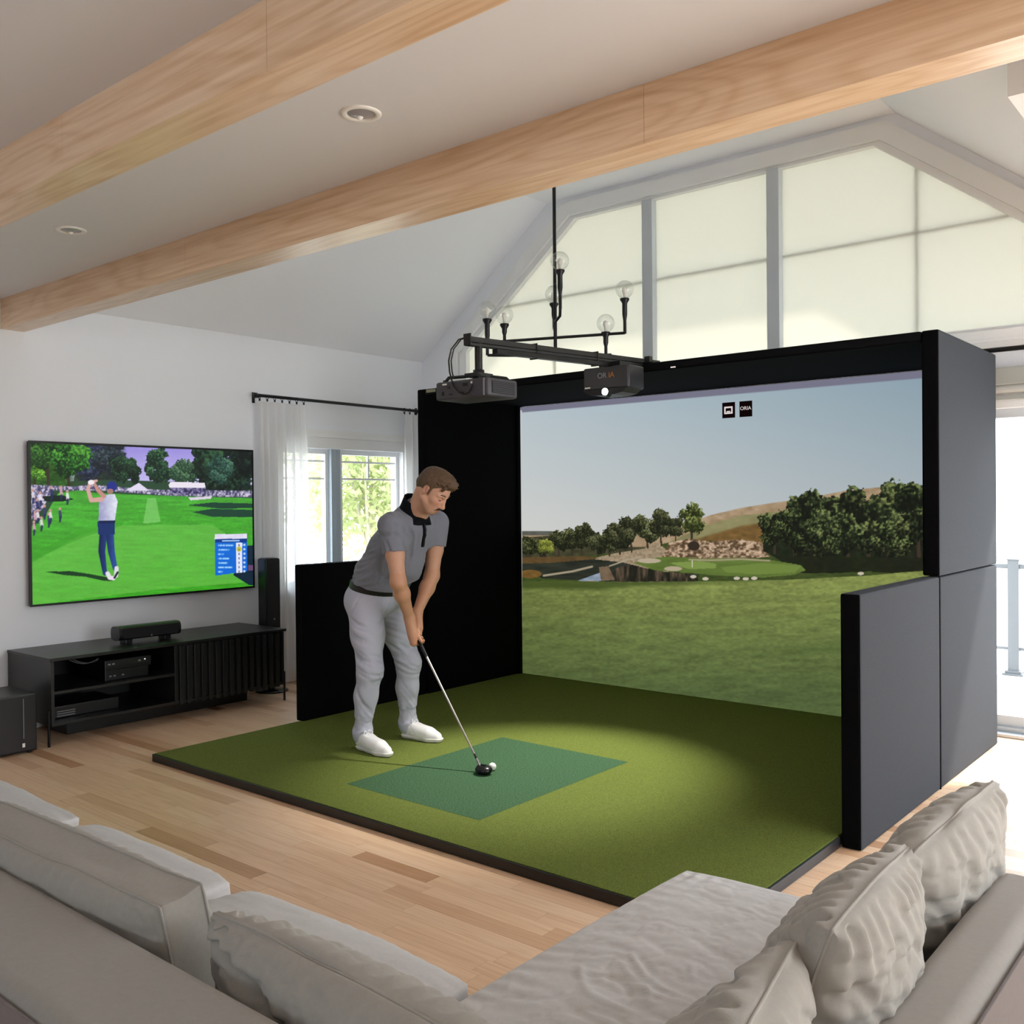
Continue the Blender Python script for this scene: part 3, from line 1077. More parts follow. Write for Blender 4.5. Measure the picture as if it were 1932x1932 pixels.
    p.fill(p.poly([(187, 944), (196, 934), (216, 932), (222, 946), (216, 986), (186, 984)]), p.mixn('#8f90bd', '#e8eaf8', np.clip(.15+(x-184)/44+.5*(n1-.5), 0, 1)))
    p.fill(p.poly([(186, 982), (217, 982), (217, 987), (186, 987)]), '#0f1f4c')
    p.fill(p.seg([(192, 942), (172, 944), (166, 924), (170, 910), (182, 907)], [4.5, 4, 3.5, 3, 2.5]), '#d9a8a0')
    p.fill(p.seg([(196, 936), (184, 924), (178, 912)], [4, 3.5, 2.5]), '#c88f86')
    p.fill(p.disc(172, 910, 6, 4.5), '#f2edf4')
    p.fill(p.disc(211, 918, 9.5, 10), '#26328a')
    p.fill(p.disc(208, 927, 6, 5), '#a87a74')
    p.fill(p.seg([(203, 1082), (207, 1090), (214, 1091)], 4), '#e9e3ee')
    p.fill(p.seg([(220, 1072), (219, 1086)], 4), '#e6e0ea')
    p.fill(p.seg([(216, 1090), (222, 1080)], 2), '#2a2a44')
    # score panel
    sc = p.poly([(405, 1013), (466, 1012), (467, 1078), (406, 1086)])
    p.fill(p.poly([(440, 1085), (466, 1030), (480, 1028), (480, 1104), (470, 1104)]), '#13283a')
    p.fill(sc, p.mixn('#0a62c8', '#1473ea', n2))
    p.fill(p.poly([(405, 1008), (466, 1007), (466, 1016), (405, 1017)]), p.mixn('#d6d2ec', '#f2f0ff', n1))
    p.fill(p.poly([(406, 1017), (466, 1016), (466, 1023), (406, 1024)]), '#0a3a8c')
    p.fill(p.poly([(445, 1024), (457, 1024), (457, 1080), (446, 1081)]), '#e6ebff')
    p.fill(p.disc(451, 1036, 5, 5), '#cdc84c')
    p.fill(p.seg([(420, 1020.5), (451, 1020)], 1.3), '#a8d0ff')
    for k, ln in enumerate((26, 19, 8, 18, 15, 24, 6)):
        yy = 1029+8.3*k
        p.fill(p.seg([(413, yy), (413+ln, yy)], 1.6)*(.55+.45*(vnoise(x/1.8, y*0, seed=k) > .35)), '#9fd2ff')
        p.fill(p.disc(461, yy-1, 2.2, 2.2), '#bcd8ff')
        p.fill(p.disc(451, yy-.5, 1.5, 2.4), '#7d8298' if k != 1 else '#9a9430')
    p.fill(p.poly([(468, 1066), (478, 1066), (478, 1076), (468, 1077)]), '#6a4a70')

HS = [[342.704076, -7.136336, 983.545441], [-274.615935, -503.105201, 1269.99589], [-0.283357, -0.002596, 1.0]]
o = picture('screen', (-5.355, 6.548, .046), (3.755, 0, 0), (0, 0, 2.345), 720, 460, HS, draw_course, enc, 0.93)
o['label'] = 'projected fairway with oaks, green and pale sky'


def text(name, s, size, loc, rot, m, parent, ext=.001):
    cu = bpy.data.curves.new(name, 'FONT')
    cu.body = s
    cu.size = size
    cu.extrude = ext
    cu.align_x = 'CENTER'
    cu.align_y = 'CENTER'
    cu.resolution_u = 4
    tmp = bpy.data.objects.new(name, cu)
    C.objects.link(tmp)
    bpy.context.view_layer.update()
    me = bpy.data.meshes.new_from_object(tmp.evaluated_get(bpy.context.evaluated_depsgraph_get()))
    bpy.data.objects.remove(tmp)
    me.transform(Matrix.Translation(loc) @ rot.to_4x4())
    me.materials.clear()
    me.materials.append(m)
    me.name = name
    return obj(name, me, None, parent)


R_FRONT = Matrix.Rotation(PI/2, 3, 'X')      # text that faces -y
M_icon = mat('screen_icon_dark', '#0b0707', 0.9, spec=0, emit=('#15090a', 0.6*LUM))
M_icont = mat('screen_icon_light', '#e0d8d8', 0.9, spec=0, emit=('#d5c9ca', 0.9*LUM))
for i, (x0, x1) in enumerate(((-3.381, -3.281), (-3.241, -3.144))):
    t = obj('picture_icon', MB().box((x0-.002, 6.5455, 2.170), (x1+.002, 6.5472, 2.286)), M_icon, enc)
    obj('icon_tile', MB().box((x0, 6.543, 2.172), (x1, 6.5455, 2.284)), M_icon, t)
    if i == 0:
        m1 = MB()
        for a, b in (((x0+.016, 2.2), (x1-.016, 2.212)), ((x0+.016, 2.243), (x1-.016, 2.255)), ((x0+.016, 2.212), (x0+.027, 2.243)), ((x1-.027, 2.212), (x1-.016, 2.243)), ((x0+.036, 2.214), (x1-.036, 2.222))):
            m1.box((a[0], 6.541, a[1]), (b[0], 6.543, b[1]))
        obj('icon_mark', m1, M_icont, t)
    else:
        text('icon_text', 'ORIA', .038, ((x0+x1)/2, 6.5425, 2.232), R_FRONT, M_icont, t, .0005)

# ------------------------------------------------------------------ television wall
tv = thing('television', 'large flat television showing a golf broadcast on the left wall', 'television', (-6.87, 3.9, .86))
obj('casing', MB().box((-6.874, 2.980, .860), (-6.842, 4.818, 2.012), .004), M_black, tv)
obj('bezel', MB().box((-6.842, 2.976, .857), (-6.834, 2.990, 2.016)).box((-6.842, 4.806, .857), (-6.834, 4.820, 2.016)).box((-6.842, 2.990, 2.0), (-6.834, 4.806, 2.016)).box((-6.842, 2.990, .857), (-6.834, 4.806, .872)), M_black, tv)
obj('wall_mount', MB().box((-6.899, 3.6, 1.2), (-6.874, 4.2, 1.7), .004), M_blackm, tv)
HT = [[516.490313, -4.355718, 61.131796], [195.551006, -307.074177, 1141.087197], [0.209116, -0.001584, 1.0]]
o = picture('screen', (-6.838, 2.99, .872), (0, 1.816, 0), (0, 0, 1.128), 440, 280, HT, draw_broadcast, tv, 0.95)
o['label'] = 'broadcast of a player on a green fairway'

M_con = mat('black_ash_wood', '#1a1a19', 0.36, spec=.45, noise=(6, .3, (1, 1, 14)))
M_conin = mat('black_cabinet_inside', '#0a0a0a', 0.6)
con = thing('media_console', 'long low black media console with slatted door under the television', 'media console', (-6.55, 3.76, 0))
CX0, CX1, CY0, CY1, CZ0, CZ1 = -6.885, -6.245, 2.84, 4.665, .132, .572
obj('top', MB().box((CX0, CY0-.004, CZ1-.022), (CX1, CY1+.03, CZ1), .003), M_con, con)
obj('side', MB().box((CX0, CY0, CZ0), (CX1+.006, CY0+.02, CZ1-.022), .002), M_con, con)
obj('side', MB().box((CX0, CY1-.02, CZ0), (CX1+.006, CY1, CZ1-.022), .002), M_con, con)
obj('divider', MB().box((CX0+.02, 3.715, CZ0+.02), (CX1+.006, 3.74, CZ1-.022), .002), M_con, con)
obj('bottom', MB().box((CX0, CY0+.02, CZ0), (CX1+.006, CY1-.02, CZ0+.02), .002), M_con, con)
obj('back', MB().box((CX0, CY0+.02, CZ0+.02), (CX0+.012, CY1-.02, CZ1-.022)), M_conin, con)
obj('shelf', MB().box((CX0+.012, CY0+.02, .335), (CX1+.004, 3.715, .355), .002), M_con, con)
obj('plinth', MB().box((-6.80, 3.06, .001), (-6.50, 4.50, CZ0), .003), M_con, con)
dpanel = obj('door', MB().box((CX1-.02, 3.745, CZ0+.022), (CX1-.008, CY1-.022, CZ1-.026)), M_conin, con)
ns = 15
for i in range(ns):
    a = 3.748+(CY1-.026-3.748)*i/ns
    obj('slat', MB().box((CX1-.008, a+.003, CZ0-.01), (CX1+.014, a+.037, CZ1-.028), .003), M_con, dpanel)
for x in (CX0+.05, CX1-.01):
    for yy in (CY0-.012, CY1+.012):
        obj('leg', MB().tube([(x, yy, .001), (x, yy, CZ0+.1)], .009, 10), M_blackm, con)

M_dev = mat('black_device', '#0c0c0e', 0.35)
M_btn = mat('silver_button', '#9a9aa0', 0.3, .6)
t = thing('media_player', 'slim black media player on the top shelf of the console', 'media player', (-6.5, 3.4, .356))
obj('case', MB().box((-6.66, 3.24, .3565), (-6.32, 3.56, .430), .005), M_dev, t)
for i, yy in enumerate((3.27, 3.30, 3.36)):
    obj('button', MB().box((-6.322, yy, .382), (-6.317, yy+.016, .392)), M_btn, t)
t = thing('media_receiver', 'second black box stacked on the media player in the console', 'media receiver', (-6.5, 3.4, .432))
obj('case', MB().box((-6.64, 3.23, .4312), (-6.30, 3.57, .50), .005), M_dev, t)
obj('faceplate', MB().box((-6.302, 3.24, .438), (-6.297, 3.56, .455)), M_blackm, t)
for yy in (3.25, 3.28, 3.47):
    obj('button', MB().box((-6.300, yy, .468), (-6.295, yy+.018, .478)), M_btn, t)
obj('lamp', MB().sphere((-6.298, 3.52, .478), .005, 10, 6), mat('standby_lamp', '#dfe6ea', .4, emit=('#dfe8f0', .6)), t)
t = thing('amplifier', 'wide flat black amplifier on the bottom shelf of the console', 'amplifier', (-6.5, 3.2, .153))
obj('case', MB().box((-6.70, 2.90, .1525), (-6.36, 3.36, .232), .006), M_dev, t)
obj('vent', MB().box((-6.361, 2.93, .165), (-6.356, 3.05, .170)).box((-6.361, 2.93, .180), (-6.356, 3.05, .185)).box((-6.361, 2.93, .195), (-6.356, 3.05, .2)), M_btn, t)
cab = MB()
for k in range(2):
    cab.tube([(-6.40+.01*k, 3.03+.2*s, .542-.055*math.sin(s*2.2+.3*k)) for s in [i/10 for i in range(11)]], .004, 6)
tag(obj('loose_cable', cab, mat('grey_cable', '#55565a', .5)), 'pair of loose cables drooping under the console top', 'cable')

t = thing('center_speaker', 'black rounded centre speaker lying on the console under the television', 'speaker', (-6.5, 3.66, CZ1))
pr = []
for i in range(28):
    a = 2*PI*i/28
    ca, sa = math.cos(a), math.sin(a)
    pr.append((-6.515+.062*abs(ca)**.6*(1 if ca > 0 else -1), 3.425, .648+.050*abs(sa)**.7*(1 if sa > 0 else -1)))
obj('cabinet', MB().prism(pr, (0, .47, 0)), M_dev, t)
for yy in (3.418, 3.892):
    obj('end_cap', MB().prism([(p[0], yy, p[2]) for p in pr], (0, .007, 0)), mat('end_cap_grey', '#232327', .3), t)
obj('grille', MB().box((-6.456, 3.445, .612), (-6.450, 3.875, .684), .002), mat('grille_cloth', '#101013', .9), t)
obj('badge', MB().lathe([(.0005, 0), (.006, 0)], (0, 0, 0), 12), M_btn, t).matrix_local = Matrix.Translation((.052, 0, 0.046)) @ Matrix.Rotation(PI/2, 4, 'Y')
for yy in (3.50, 3.80):
    obj('foot', MB().box((-6.56, yy-.025, CZ1+.001), (-6.47, yy+.025, .602), .004), M_dev, t)

t = thing('subwoofer', 'black cube subwoofer on the floor left of the console', 'subwoofer', (-6.35, 2.64, 0))
obj('cabinet', MB().box((-6.60, 2.46, .012), (-6.215, 2.735, .374), .006), M_dev, t)
obj('front_panel', MB().box((-6.215, 2.468, .02), (-6.205, 2.727, .368), .003), mat('satin_black', '#141417', .3), t)
obj('seam', MB().box((-6.2052, 2.648, .1), (-6.2035, 2.651, .35)), M_btn, t)
obj('logo', MB().box((-6.2052, 2.640, .045), (-6.203, 2.656, .07)), M_white, t)
for x in (-6.57, -6.24):
    for yy in (2.49, 2.70):
        obj('foot', MB().lathe([(.015, 0.001), (.015, .013)], (x, yy, 0), 12), M_dev, t)

t = thing('tower_speaker', 'slim black tower speaker on a round base by the curtain', 'speaker', (-6.68, 4.85, 0))
obj('base', MB().lathe([(.001, .018), (.12, .018), (.135, .010), (.135, .001), (.001, .001)], (-6.655, 4.85, 0), 40), mat('gloss_black', '#0a0a0b', .12), t)
obj('stem', MB().lathe([(.03, .018), (.03, .06)], (-6.66, 4.85, 0), 20), M_dev, t)
obj('cabinet', MB().box((-6.73, 4.772, .06), (-6.61, 4.915, 1.112), .02), M_dev, t)
obj('grille', MB().box((-6.612, 4.782, .3), (-6.603, 4.905, 1.1), .004), mat('tower_grille', '#19191c', .85), t)
obj('badge', MB().box((-6.604, 4.838, .60), (-6.600, 4.85, .612)), M_btn, t)

# ------------------------------------------------------------------ curtains
rod = thing('curtain_rod', 'long black curtain rod over the left window', 'curtain rod', (-6.81, 5.8, 2.47))
obj('rod', MB().tube([(-6.81, 4.845, 2.478), (-6.81, 6.86, 2.472)], .014, 12), M_blackm, rod)
obj('finial', MB().lathe([(.0005, 0), (.02, .002), (.02, .03), (.0005, .032)], (0, 0, 0), 16), M_blackm, rod).matrix_local = Matrix.Translation((0, -.953, .008)) @ Matrix.Rotation(PI/2, 4, 'X')
for yy in (4.87, 6.80):
    obj('bracket', MB().box((-6.899, yy-.01, 2.46), (-6.80, yy+.01, 2.475)).box((-6.899, yy-.012, 2.42), (-6.892, yy+.012, 2.51)), M_blackm, rod)


def sheer():
    m = bpy.data.materials.new('sheer_white_curtain')
    m.use_nodes = True
    n, L = m.node_tree.nodes, m.node_tree.links
    n.remove(n['Principled BSDF'])
    o = n['Material Output']
    d = n.new('ShaderNodeBsdfDiffuse')
    t = n.new('ShaderNodeBsdfTranslucent')
    q = n.new('ShaderNodeBsdfTransparent')
    d.inputs['Color'].default_value = (.95, .95, .95, 1)
    t.inputs['Color'].default_value = (.86, .86, .86, 1)
    a = n.new('ShaderNodeMixShader')
    a.inputs[0].default_value = .5
    L.new(d.outputs[0], a.inputs[1])
    L.new(t.outputs[0], a.inputs[2])
    b = n.new('ShaderNodeMixShader')
    b.inputs[0].default_value = .16
    L.new(a.outputs[0], b.inputs[1])
    L.new(q.outputs[0], b.inputs[2])
    L.new(b.outputs[0], o.inputs['Surface'])
    return m


M_sheer = sheer()


def curtain(ya, yb, zb, label, seed, nw):
    nu, nv = 160, 40
    u, v = np.meshgrid(np.linspace(0, 1, nu), np.linspace(0, 1, nv))
    u, v = u.ravel(), v.ravel()
    z = 2.43-(2.43-zb)*v
    ph = u*nw*2*PI+1.2*vnoise(u*5, v*1.3, seed=seed)*2
    amp = .026+.022*vnoise(u*4+3, v*0, seed=seed+5)
    yy = ya+(yb-ya)*u+.012*np.sin(ph*.5+v*2)*v
    xx = -6.805+amp*np.sin(ph)*(.45+.55*np.minimum(1, v*5))+.014*(vnoise(u*9, v*3, seed=seed+9)-.5)
    i = np.arange((nu-1)*(nv-1))
    a = (i//(nu-1))*nu+i % (nu-1)
    me = mesh_np('curtain', np.stack([xx, yy, z], 1), np.stack([a, a+1, a+nu+1, a+nu], 1))
    me.materials.append(M_sheer)
    tag(obj('curtain', me, None), label, 'curtain', 'sheer curtains at the left window')
    for k in range(int(nw)+1):
        yk = ya+(yb-ya)*(k+.15)/(nw+.3)
        mb = MB().tube([(-6.81+.019*math.cos(a), yk, 2.470+.019*math.sin(a)) for a in [i*2*PI/14 for i in range(15)]], .0025, 6, False)
        mb.box((-6.815, yk-.005, 2.43), (-6.803, yk+.005, 2.452))
        obj('ring', mb, M_blackm, rod)


curtain(4.86, 5.345, .024, 'wide sheer white curtain left of the window, beside the television', 3, 6)
curtain(6.545, 6.86, .012, 'narrow sheer white curtain right of the window, beside the golf bay', 8, 4)

# ------------------------------------------------------------------ sofa


def cloth(name, col, weave=520, rough=.95):
    return mat(name, col, rough, spec=.12, noise=(70, .05), bump=(weave, .35, .0012), sheen=.15)


M_linen = cloth('linen_shaded', '#9a9790')  # back cushions: their shade is put into a darker linen tone
M_linen2 = cloth('linen_back_shaded', '#918e89')  # backrest: darker tone of the linen stands in for shade
M_linen3 = cloth('linen_seat_lit', '#c4c5c6')  # lighter tone of the linen for the lit seats


def pillow(W, Hh, T, g, seed, n=56, pleat=.007, creases=(), slump=0.0, round_=.05, low=.18):
    """boxed pillow: x width, y thickness, z height; returns vertices and quads"""
    rg = np.random.RandomState(seed)
    lin_ = np.linspace(-1, 1, n+1)
    lin_ = np.sign(lin_)*(1-(1-np.abs(lin_))**1.25)
    ng = 8
    lg = np.linspace(-1, 1, ng+1)
    V, F = [], []
    off = 0

    def grid(A, B, mk, flip):
        nonlocal off
        a, b = np.meshgrid(A, B)
        P = mk(a.ravel(), b.ravel())
        V.append(P)
        nx, ny = len(A), len(B)
        i = np.arange((nx-1)*(ny-1))
        q = (i//(nx-1))*nx+i % (nx-1)+off
        f = np.stack([q, q+1, q+nx+1, q+nx], 1)
        F.append(f[:, ::-1] if flip else f)
        off += nx*ny
    grid(lin_, lin_, lambda a, b: np.stack([a, np.full_like(a, -1), b], 1), False)
    grid(lin_, lin_, lambda a, b: np.stack([a, np.full_like(a, 1), b], 1), True)
    grid(lin_, lg, lambda a, c: np.stack([a, c, np.full_like(a, -1)], 1), True)
    grid(lin_, lg, lambda a, c: np.stack([a, c, np.full_like(a, 1)], 1), False)
    grid(lin_, lg, lambda b, c: np.stack([np.full_like(b, -1), c, b], 1), False)
    grid(lin_, lg, lambda b, c: np.stack([np.full_like(b, 1), c, b], 1), True)
    V = np.concatenate(V)
    F = np.concatenate(F)
    key = np.round(V*1e5).astype(np.int64)
    _, idx, inv = np.unique(key, axis=0, return_index=True, return_inverse=True)
    V = V[idx]
    F = inv.ravel()[F]
    a, c, b = V[:, 0], V[:, 1], V[:, 2]
    # corners rounded, edges slightly bowed in
    rr = 1-round_*(a*a*b*b)
    x = W/2*a*rr*(1-.035*(1-b*b))
    z = Hh/2*b*rr*(1-.05*(1-a*a))
    dome = np.clip((1-a*a)*(1-b*b), 0, 1)**(.42 if g > .06 else .5)
    y = c*(g/2+(T-g)/2*dome*(1-low*b))
    # loose-filled cloth: pleats run in from the seams
    s1, s2, s3 = rg.rand(3)*50
    et = np.exp(-(1-b)/.22)
    eb = np.exp(-(1+b)/.22)
    el = np.exp(-(1+a)/.20)
    er = np.exp(-(1-a)/.20)
    wa = np.sin(a*W*52+5*vnoise(a*3+s1, b*2+s2)+s3)
    wb = np.sin(b*Hh*50+5*vnoise(a*2+s2, b*3+s1)+s2)
    amp_a = vnoise(a*4+s2, b*0+s3)**1.3*1.6
    amp_b = vnoise(b*4+s1, a*0+s3)**1.3*1.6
    inside = np.minimum(1, (1-np.maximum(abs(a), abs(b)))/.04)
    f = pleat*(wa*amp_a*(et+.6*eb)+wb*amp_b*(el+er))*inside
    f += pleat*1.6*(fbm(a*W*6+s1, b*Hh*6+s2, seed=seed, octv=3)-.5)*2*dome
    rid = 1-np.abs(fbm(a*W*5+s3+.6*b, b*Hh*9+s1, seed=seed+3, octv=3)-.5)*5
    f -= pleat*1.1*np.clip(rid, 0, 1)**3*dome
    for (a0, b0, a1, b1, wd, dp) in creases:
        l2 = (a1-a0)**2+(b1-b0)**2
        t = np.clip(((a-a0)*(a1-a0)+(b-b0)*(b1-b0))/l2, 0, 1)
        bow = .06*np.sin(t*PI)*(1 if dp > 0 else -1)
        d = np.hypot(a-a0-t*(a1-a0), b-b0-t*(b1-b0)-bow)
        f -= dp*np.exp(-(d/wd)**2)*np.sin(np.clip(t, .03, .97)*PI)**.5
    y = y+np.sign(c)*f*np.minimum(1, np.abs(c)**6)
    # sag of the top edge and tired corners
    z = z-slump*Hh*np.clip(b, 0, 1)**2*(.35+.65*(a*a))-.012*(vnoise(a*3+s1, c*1.0, seed=seed)-.5)*np.clip(b, 0, 1)
    return np.stack([x, y, z], 1), F, (a, c, b)


def place_pillow(name, P, F, M, m):
    R = np.array([[M[i][j] for j in range(3)] for i in range(3)])
    Q = P @ R.T+np.array([M[i][3] for i in range(3)])
    me = mesh_np(name, Q, F)
    me.materials.append(m)
    return obj(name, me, None)


sofa = thing('sectional_sofa', 'pale linen corner sofa with wide low back, nearest the camera', 'sofa', (-1.2, 1.3, 0))
BZ = .665
mb = MB().box((-4.7, .745, .06), (-.44, 1.02, BZ), .045, 6)
even(obj('backrest', mb, M_linen2, sofa))
even(obj('backrest', MB().box((-.585, .90, .06), (-.44, 2.52, BZ), .045, 6), M_linen2, sofa))
obj('base', MB().box((-4.7, .98, .06), (-1.47, 1.60, .29), .02).box((-1.49, .98, .06), (-.56, 2.58, .29), .02), M_linen, sofa)
obj('arm', MB().box((-4.9, .745, .06), (-4.7, 1.62, .60), .045, 6), M_linen2, sofa)
for x, y in ((-4.8, .82), (-4.8, 1.52), (-2.6, .82), (-2.6, 1.52), (-1.38, 2.50), (-.52, 2.44), (-.52, .82)):
    obj('foot', MB().lathe([(.022, .001), (.026, .062)], (x, y, 0), 14), M_black, sofa)
# the outer cloth of the backs falls to the floor with a hem line
obj('skirt', MB().box((-4.7, .738, .10), (-.44, .746, .648), .002), cloth('lining_shaded', '#6f6866'), sofa)  # shade on the outer backs is put into this dark cloth colour
obj('skirt', MB().box((-.441, .9, .10), (-.434, 2.5, .648), .002), bpy.data.materials['lining_shaded'], sofa)


def flat(x0, x1, y0, y1, z0, z1):
    """matrix that lays a pillow down: its height runs along y, its thickness along z"""
    return Matrix.Translation(((x0+x1)/2, (y0+y1)/2, (z0+z1)/2)) @ Matrix(((1, 0, 0), (0, 0, 1), (0, -1, 0))).to_4x4()


labs = ('pale linen seat cushion at the far left end of the sofa', 'pale linen seat cushion second from the left, behind the big back cushion', 'pale linen seat cushion beside the chaise, in front of the slumped cushion')
for i, (a, b) in enumerate(((-4.68, -3.37), (-3.365, -2.44), (-2.435, -1.475))):
    P, F, _ = pillow(b-a, .66, .20, .10, 200+i, 40, .003, low=0, round_=.10)
    o = place_pillow('seat_cushion', P, F, flat(a, b, 1.03, 1.685, .285, .455), M_linen3)
    tag(o, labs[i], 'cushion', 'seat cushions of the corner sofa')
rg = np.random.RandomState(12)
cr = []
for k in range(34):                      # creases fan out from the back edge of the chaise
    b0 = .42-1.25*rg.rand()
    a0 = -.95+1.0*rg.rand()
    ln = .25+.55*rg.rand()
    sl_ = -.10-.26*rg.rand()
    cr.append((a0, b0, min(a0+ln, .95), b0+sl_*ln*1.2, .012+.008*rg.rand(), (.004+.008*rg.rand())*(1 if k % 4 else -1)))
P, F, _ = pillow(.885, 1.56, .19, .15, 210, 190, .0035, creases=cr, low=0, round_=.07)
o = place_pillow('seat_cushion', P, F, flat(-1.468, -.59, 1.035, 2.60, .285, .445), M_linen3)
tag(o, 'long creased linen seat cushion of the chaise on the right', 'cushion', 'seat cushions of the corner sofa')


def up_x(xc, yc, zc, lean, turn=0.0, tilt=0.0):
    """pillow standing with its width along x, leaning back by lean"""
    return Matrix.Translation((xc, yc, zc)) @ Matrix.Rotation(turn, 4, 'Z') @ Matrix.Rotation(lean, 4, 'X') @ Matrix.Rotation(tilt, 4, 'Y')


specs = [
    ('back_cushion', up_x(-2.385, 1.12, .572, .16, .01, -.01), (1.16, .31, .24, .10), 301, .004, (), 0.0, 'large boxed linen back cushion at lower left with a pale end panel'),
    ('back_cushion', up_x(-1.29, 1.155, .565, .30, -.03, .02), (.98, .35, .26, .02), 305, .011,
     [(-.85, .75, -.2, .35, .06, .034), (-.55, .35, .25, .05, .05, .028), (.0, .60, .6, .25, .05, .024), (-.2, .0, .5, -.25, .04, .018)], .10, 'slumped wrinkled linen back cushion right of the large boxed one'),
    ('back_cushion', up_x(-.660, 1.25, .640, .30, PI/2+.20, .06), (.60, .43, .26, .02), 311, .010,
     [(-.9, .8, -.3, .3, .05, .02), (.2, .9, .9, .35, .05, .02)], .05, 'linen back cushion nearest the corner of the sofa, lowest in the picture'),
    ('back_cushion', up_x(-.690, 1.80, .640, .32, PI/2+.08, .07), (.62, .45, .27, .02), 317, .012,
     [(-.9, .6, -.5, .1, .06, .024), (-.2, .95, .1, .5, .04, .014), (.3, .9, .5, .5, .04, .012)], .04, 'puckered linen back cushion in the middle of the right hand row'),
    ('back_cushion', up_x(-.690, 2.39, .635, .32, PI/2-.02, -.03), (.66, .43, .26, .02), 323, .012,
     [(-.2, .95, -.05, .45, .04, .014), (.25, .95, .4, .5, .04, .012), (-.9, .5, -.6, .0, .05, .024)], .05, 'puckered linen back cushion at the far end of the chaise'),
]
for i, (nm, M, (w, h, t, g), seed, pl, crs, sl, lab) in enumerate(specs):
    P, F, (a, c, b) = pillow(w, h, t, g, seed, 80, pl, crs, sl)
    o = place_pillow(nm, P, F, M, M_linen)
    tag(o, lab, 'cushion', 'loose back cushions of the corner sofa')
    # stitched ridge along the rim, following the cloth
    rim = np.maximum(np.abs(a), np.abs(b)) > .9999
    for cv in ((-1, 1) if g > .06 else (0,)):
        k = np.where(rim & (np.abs(c-cv) < 1e-6))[0]
        k = k[np.argsort(np.arctan2(b[k]*h, a[k]*w))]
        R3 = np.array([[M[r][q] for q in range(3)] for r in range(3)])
        pts = P[k[::2]] @ R3.T+np.array([M[r][3] for r in range(3)])
        pts = [Vector(p) for p in pts]
        obj('piping', MB().tube(pts+[pts[0]], .0032, 6, False), M_linen, o)

# ------------------------------------------------------------------ solid modelling with distance fields


def A(*p):
    return np.array(p, dtype=np.float32)


